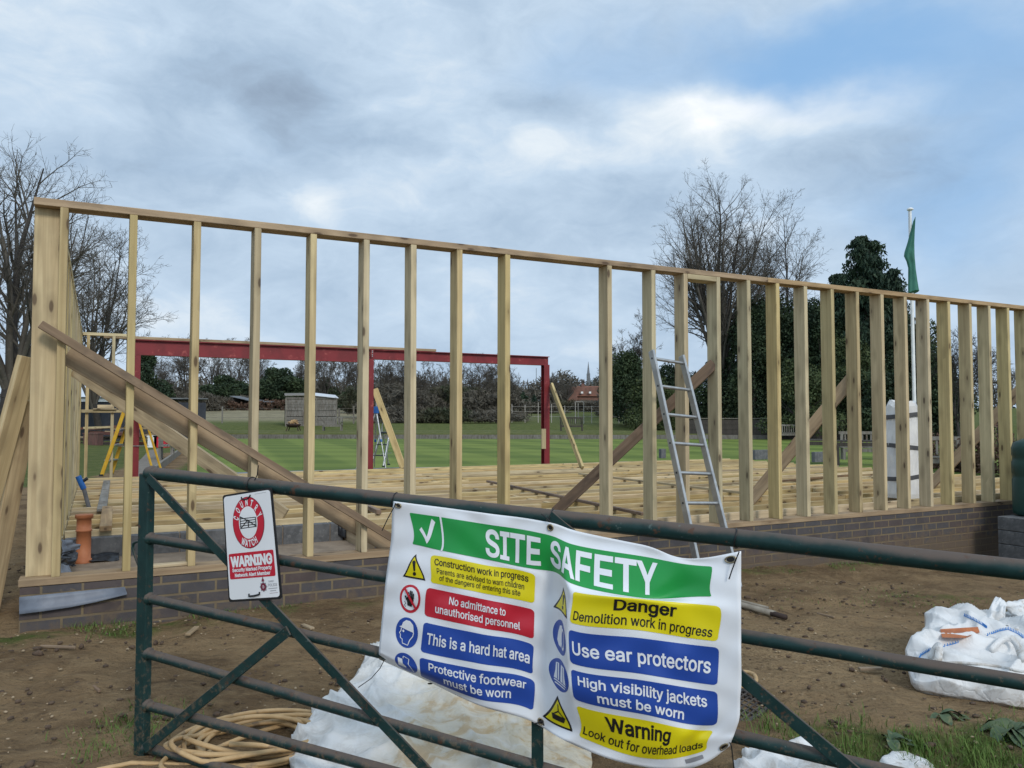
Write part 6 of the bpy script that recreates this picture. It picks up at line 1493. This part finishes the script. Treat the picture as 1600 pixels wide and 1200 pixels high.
def spire():
    y = 880; x = (919.5 - 800) / F * y; z0 = ground_h(x, y); zt = CAMZ + (653 - 565) * y / F; zb = CAMZ + (653 - 584) * y / F; root = empty('church', (x, y, z0), 'distant church spire on the wooded hill', 'church')
    MB().box((x, y, (z0 + zb) / 2), 3.6, 3.6, zb - z0).build('tower', M['slate'], root, (x, y, z0)); MB().tube([(x, y, zb), (x, y, zb + .3), (x, y, zt)], [2.2, 1.5, .12], 8).build('spire', M['slate'], root, (x, y, zb))
    y = 300; x = (838 - 800) / F * y; z0 = ground_h(x, y); zt = CAMZ + (653 - 575) * y / F
    tag(MB().tube([(x, y, z0 - 1), (x, y, zt)], [.16, .10], 6).build('radio_mast', M['slate'], None, (x, y, z0)), 'thin grey mast beyond the trees left of the right red column', 'mast')
spire()
def hill_wood():
    rg = random.Random(4); L = []
    for k in range(420):
        x, y = rg.gauss(128, 75), rg.uniform(730, 990); h = ground_h(x, y); r = rg.uniform(4, 8); L.append(((x, y, h + r * .6), (r * 1.2, r, r * 1.0)))
    for k in range(60):
        x, y = rg.uniform(-200, 260), rg.uniform(380, 480); L.append(((x, y, ground_h(x, y) + 5), (11, 6, 7)))
    V, Fc = leaf_cloud(rg, L, .9, 2.4); tag(link('hill_wood', mesh_np('hill_wood', V, Fc), M['hillwood']), 'far wooded hill below the church spire', 'woodland', None, 'stuff')
hill_wood()
def post_fence(pts, label, hh, wires, mat, pw=.09, step=2.6):
    root = empty('field_fence', pts[0], label, 'fence'); mbw = MB(); rg = random.Random(len(label))
    for a, b in zip(pts, pts[1:]):
        n = max(1, int((b - a).length / step)); prev = None
        for k in range(n + 1):
            p = a + (b - a) * (k / n); p = Vector((p.x, p.y, ground_h(p.x, p.y))); h = hh * rg.uniform(.9, 1.1); MB().box(p + UP * (h / 2 - .1), pw, pw, h + .2).build('post', mat, root, p)
            if prev is not None:
                for w in wires: mbw.tube([prev + UP * w, p + UP * w], .012, 4, False)
            prev = p
    mbw.build('wire', mat, root, pts[0])
post_fence([gxy(300, 63), gxy(446, 61)], 'post and wire fence along the pale field left of the plank shed', 1.35, (.45, .8, 1.15), M['greywood'])
post_fence([gxy(530, 60), gxy(575, 61)], 'post and wire fence right of the plank shed', 1.3, (.45, .8, 1.15), M['greywood'], .11, 1.1)
post_fence([gxy(800, 64), gxy(1010, 62)], 'pale post and wire fence beyond the far right part of the green', 1.5, (.5, .9, 1.3), M['stone'], .05, 1.0)
def goal():
    y = 61; p = gxy(899, y); q = gxy(912, y); root = empty('garden_arch', p, 'pale square garden arch beyond the green below the orange roof', 'arch')
    for a in (p, q): MB().box(a + UP * .85, .05, .05, 1.7).build('post', M['stone'], root, a)
    MB().box((p + q) / 2 + UP * 1.68, (q - p).length + .1, .05, .05).build('crossbar', M['stone'], root, p)
goal()
def far_wood():
    rg = random.Random(8); L = []
    for k in range(330):
        px = rg.uniform(185, 1015); y = rg.uniform(126, 140); p = gxy(px, y); top = 586 + 14 * noise.noise((px * .02, 3, 1)) + 10 * noise.noise((px * .07, 1, 1)); h = hgt(top, y, p.z) * rg.uniform(.5, 1.0); L.append(((p.x, p.y, p.z + h * .5), (2.6, 2.2, h * .52)))
    V, Fc = leaf_cloud(rg, L, 24, .9, (1.3, .22)); tag(link('far_wood', mesh_np('far_wood', V, Fc), M['scrub']), 'far brown-grey wood that closes the view behind the treeline', 'woodland', None, 'stuff')
far_wood()
def boarded_fence():
    a, b = Vector((10.4, 48.9, .1)), Vector((26.5, 47.2, .1)); X = (b - a).normalized(); Y = Vector((-X.y, X.x, 0)); root = empty('boarded_fence', a, 'dark brown boarded fence along the far right side of the green', 'fence'); n = 9; L = (b - a).length / n
    for k in range(n):
        mb = MB(); rg = random.Random(k)
        for j in range(8): mb.box(a + X * (L * (k + .5)) + UP * (.10 + .145 * j) + Y * (.015 * (j % 2)), L - .1, .022, .15, X, Y)
        mb.build('panel', M['darkwood'], root, a + X * L * k); MB().box(a + X * (L * k) + UP * .6, .11, .11, 1.3, X, Y).build('post', M['darkwood'], root, a + X * L * k)
        MB().box(a + X * (L * (k + .5)) + UP * 1.27, L - .02, .10, .05, X, Y).build('capping', M['greywood'], root, a + X * L * k)
boarded_fence()
def furniture():
    y = 51.3; p = gxy(459, y); p.z = .56; root = empty('fire_pit', p, 'rusty fire pit bowl heaped with split logs on the far bank', 'fire pit')
    MB().tube([p + UP * .22, p + UP * .27, p + UP * .36, p + UP * .44, p + UP * .46], [.18, .32, .44, .48, .46], 24).build('bowl', M['rust'], root, p)
    for sx in (-1, 1):
        for sy in (-1, 1): MB().tube([p + Vector((sx * .40, sy * .3, -.02)), p + Vector((sx * .28, sy * .2, .32))], .035, 6).build('leg', M['rust'], root, p)
    rg = random.Random(6)
    for k in range(14):
        a = rg.uniform(0, 6.28); r = rg.uniform(0, .34); c = p + Vector((math.cos(a) * r, math.sin(a) * r, .50 + .16 * (1 - r / .34) * rg.random() + .02 * (k % 4))); d = Vector((rg.gauss(0, 1), rg.gauss(0, 1), rg.gauss(0, .25))).normalized() * rg.uniform(.12, .2)
        tag(MB().tube([c - d, c + d], rg.uniform(.045, .075), 6).build('split_log', M['log'], None, c), 'pale split log heaped in the rusty fire pit', 'log', 'logs in the fire pit')
    def bench(p, X, w, label, mat, table=False, group=None):
        Y = Vector((-X.y, X.x, 0)); root = empty('garden_table' if table else 'garden_bench', p, label, 'table' if table else 'bench', group); hs = .72 if table else .44; dp = .62 if table else .44
        for j in range(5): pass
        mb = MB()
        for j in range(5): mb.box(p + Y * (dp * (j - 2) / 5) + UP * hs, w, dp / 5 - .015, .04, X, Y)
        mb.build('top' if table else 'seat', mat, root, p)
        for sx in (-1, 1):
            for sy in (-1, 1): MB().box(p + X * (sx * (w / 2 - .08)) + Y * (sy * (dp / 2 - .05)) + UP * (hs / 2 - .02 + (.0 if table or sy < 0 else .22)), .08, .07, hs - .03 + (0 if table or sy < 0 else .44), X, Y).build('leg', mat, root, p)
        MB().box(p + X * 0 + UP * (hs - .09) - Y * (dp / 2 - .04), w - .1, .03, .10, X, Y).build('apron', mat, root, p)
        if not table:
            mb = MB(); mb.box(p + Y * (dp / 2 - .03) + UP * .88, w, .05, .09, X, Y); n = int(w / .12)
            for k in range(n): mb.box(p + X * (w * ((k + .5) / n - .5)) + Y * (dp / 2 - .03) + UP * .67, .045, .025, .36, X, Y)
            mb.build('backrest', mat, root, p)
            for sx in (-1, 1): MB().box(p + X * (sx * (w / 2 - .06)) + UP * .63, .07, dp, .04, X, Y).build('armrest', mat, root, p)
    p = gxy(520, 51.2); p.z = .54; bench(p, Vector((1, 0, 0)), 1.3, 'grey slatted bench on the far bank in front of the plank shed', M['greywood'])
    p = gxy(893, 50.6); p.z = .52; bench(p, Vector((1, 0, 0)), 1.5, 'dark bench on the far bank below the orange-roofed house', M['darkwood'])
    p = gxy(262, 25); p.z = .1; bench(p, Vector((-.35, .94, 0)), 1.3, 'grey wooden bench beside the path behind the left red column', M['greywood'])
    p = gxy(1338, 21.5); p.z = .06; bench(p, Vector((.97, -.2, 0)).normalized(), 1.25, 'dark-legged garden table behind the right studs beside the white roll', M['darkwood'], True)
    p = gxy(1276, 22.5); p.z = .06; bench(p, Vector((.97, -.2, 0)).normalized(), .75, 'small dark-legged garden table behind the right studs, near the grey block', M['darkwood'], True)
    p = gxy(1352, 24.5); p.z = .06; bench(p, Vector((.97, -.2, 0)).normalized(), 1.5, 'grey slatted bench behind the garden table by the white roll', M['greywood'])
    p = gxy(1232, 45.5); p.z = .1; bench(p, Vector((1, -.05, 0)).normalized(), 1.5, 'grey bench against the boarded fence behind the right studs', M['greywood'])
    p = gxy(1462, 19); p.z = .03; bench(p, Vector((1, -.2, 0)).normalized(), 1.2, 'grey bench in front of the brown hedge behind the right studs', M['greywood'])
    # salvaged timber heap and its crates in front of the hut
    rg = random.Random(12); y = 36
    for k in range(26):
        lay = k // 7; px = 150 + rg.uniform(-16, 108 - 16 * lay); c = gxy(px, y + rg.uniform(-.8, .8)); c.z = .22 + .235 * lay + rg.uniform(0, .05); L = rg.uniform(1.2, 2.2); a = rg.gauss(0, .28); d = Vector((math.cos(a), math.sin(a), rg.gauss(0, .05)))
        m = M[('redwood', 'redwood', 'scaffold', 'joist', 'darkwood')[k % 5]]
        tag(timber('salvaged_board', c - d * L / 2, c + d * L / 2, rg.uniform(.14, .24), rg.uniform(.05, .14), UP.cross(d), m, None, 0), 'old red-brown or pale board in the timber heap before the dark hut', 'board', 'boards heaped before the dark hut')
    for px, wd, m, lab in ((147, .62, 'redwood', 'red crate at the left end of the timber heap'), (254, .5, 'pred', 'bright red crate at the right end of the timber heap'), (243, .42, 'white', 'white box at the right end of the timber heap')):
        c = gxy(px, 34.6); c.z = .1; h = .62 if wd > .5 else .5; tag(MB().box(c + UP * (h / 2), wd, .5, h, ch=.02).box(c + UP * (h + .01), wd + .04, .54, .05).build('crate', M[m], None, c), lab, 'crate', 'crates by the timber heap')
    kb = [on_z(240, 742, .12), on_z(255, 729, .12), on_z(296, 697, .12), on_z(312, 686, .12)]
    mb = MB()
    for a, b in zip(kb, kb[1:]): mb.box((a + b) / 2 + UP * .03, .07, (b - a).length + .05, .28, UP.cross((b - a).normalized()).normalized(), (b - a).normalized())
    tag(mb.build('edging_board', M['greywood'], None, kb[0]), 'pale edging board along the left side of the mown green', 'edging')
    pa = [on_z(192, 745, .108), on_z(247, 745, .108), on_z(254, 712, .108), on_z(250, 694, .108), on_z(238, 694, .108), on_z(226, 712, .108)]; tag(sheet('path', pa, M['pathstone'], .012), kind='structure')
furniture()
def flagpole():
    y = 22; p = gxy(1428.5, y); p.z = ground_h(p.x, p.y); root = empty('flagpole', p, 'white flagpole standing behind the right studs', 'flagpole'); zt = CAMZ + (653 - 326) * y / F
    MB().tube([p - UP * .2, p + UP * 2, Vector((p.x, p.y, zt))], [.052, .05, .034], 16).build('pole', M['white'], root, p)
    t = Vector((p.x, p.y, zt)); MB().tube([t, t + UP * .015, t + UP * .05, t + UP * .075], [.05, .085, .085, .05], 18).build('finial', M['white'], root, t)
    MB().tube([Vector((p.x - .06, p.y - .02, zt)), Vector((p.x - .06, p.y - .03, 1.2))], .006, 5).build('halyard', M['stone'], root, p)
    # furled flag hanging beside the pole
    prof = [(343, 1426.5, 1428), (360, 1422.5, 1427.2), (380, 1417.5, 1427.0), (396, 1412.4, 1427.2), (402, 1411.6, 1427.4), (410, 1415.5, 1428.2), (420, 1418.2, 1429.0), (436, 1418.0, 1431.2), (450, 1417.6, 1433.4), (457, 1417.6, 1434.2)]
    n = 30; V = []
    for i, (py, l, r) in enumerate(prof):
        a = at_y(l, py, y); b = at_y(r, py, y); c = (a + b) / 2; hw = (b - a).length / 2
        for j in range(n):
            t = 2 * math.pi * j / n; f = 1 + .28 * math.sin(5 * t + i * .35)
            V.append(c + Vector((hw * math.cos(t), (.05 + hw * .35) * math.sin(t) * f - .05, .03 * math.sin(3 * t) if 0 < i < 9 else .05 * math.cos(t + 1))))
    mb = MB(); mb.add(V, [(i * n + j, i * n + (j + 1) % n, (i + 1) * n + (j + 1) % n, (i + 1) * n + j) for i in range(len(prof) - 1) for j in range(n)], True); mb.add(V[-n:], [tuple(range(n))]); mb.add(V[:n], [tuple(range(n))[::-1]])
    tag(mb.build('flag', M['flag'], None, p + UP * 5), 'green flag hanging limp from the white flagpole', 'flag')
flagpole()
bpy.context.view_layer.update()
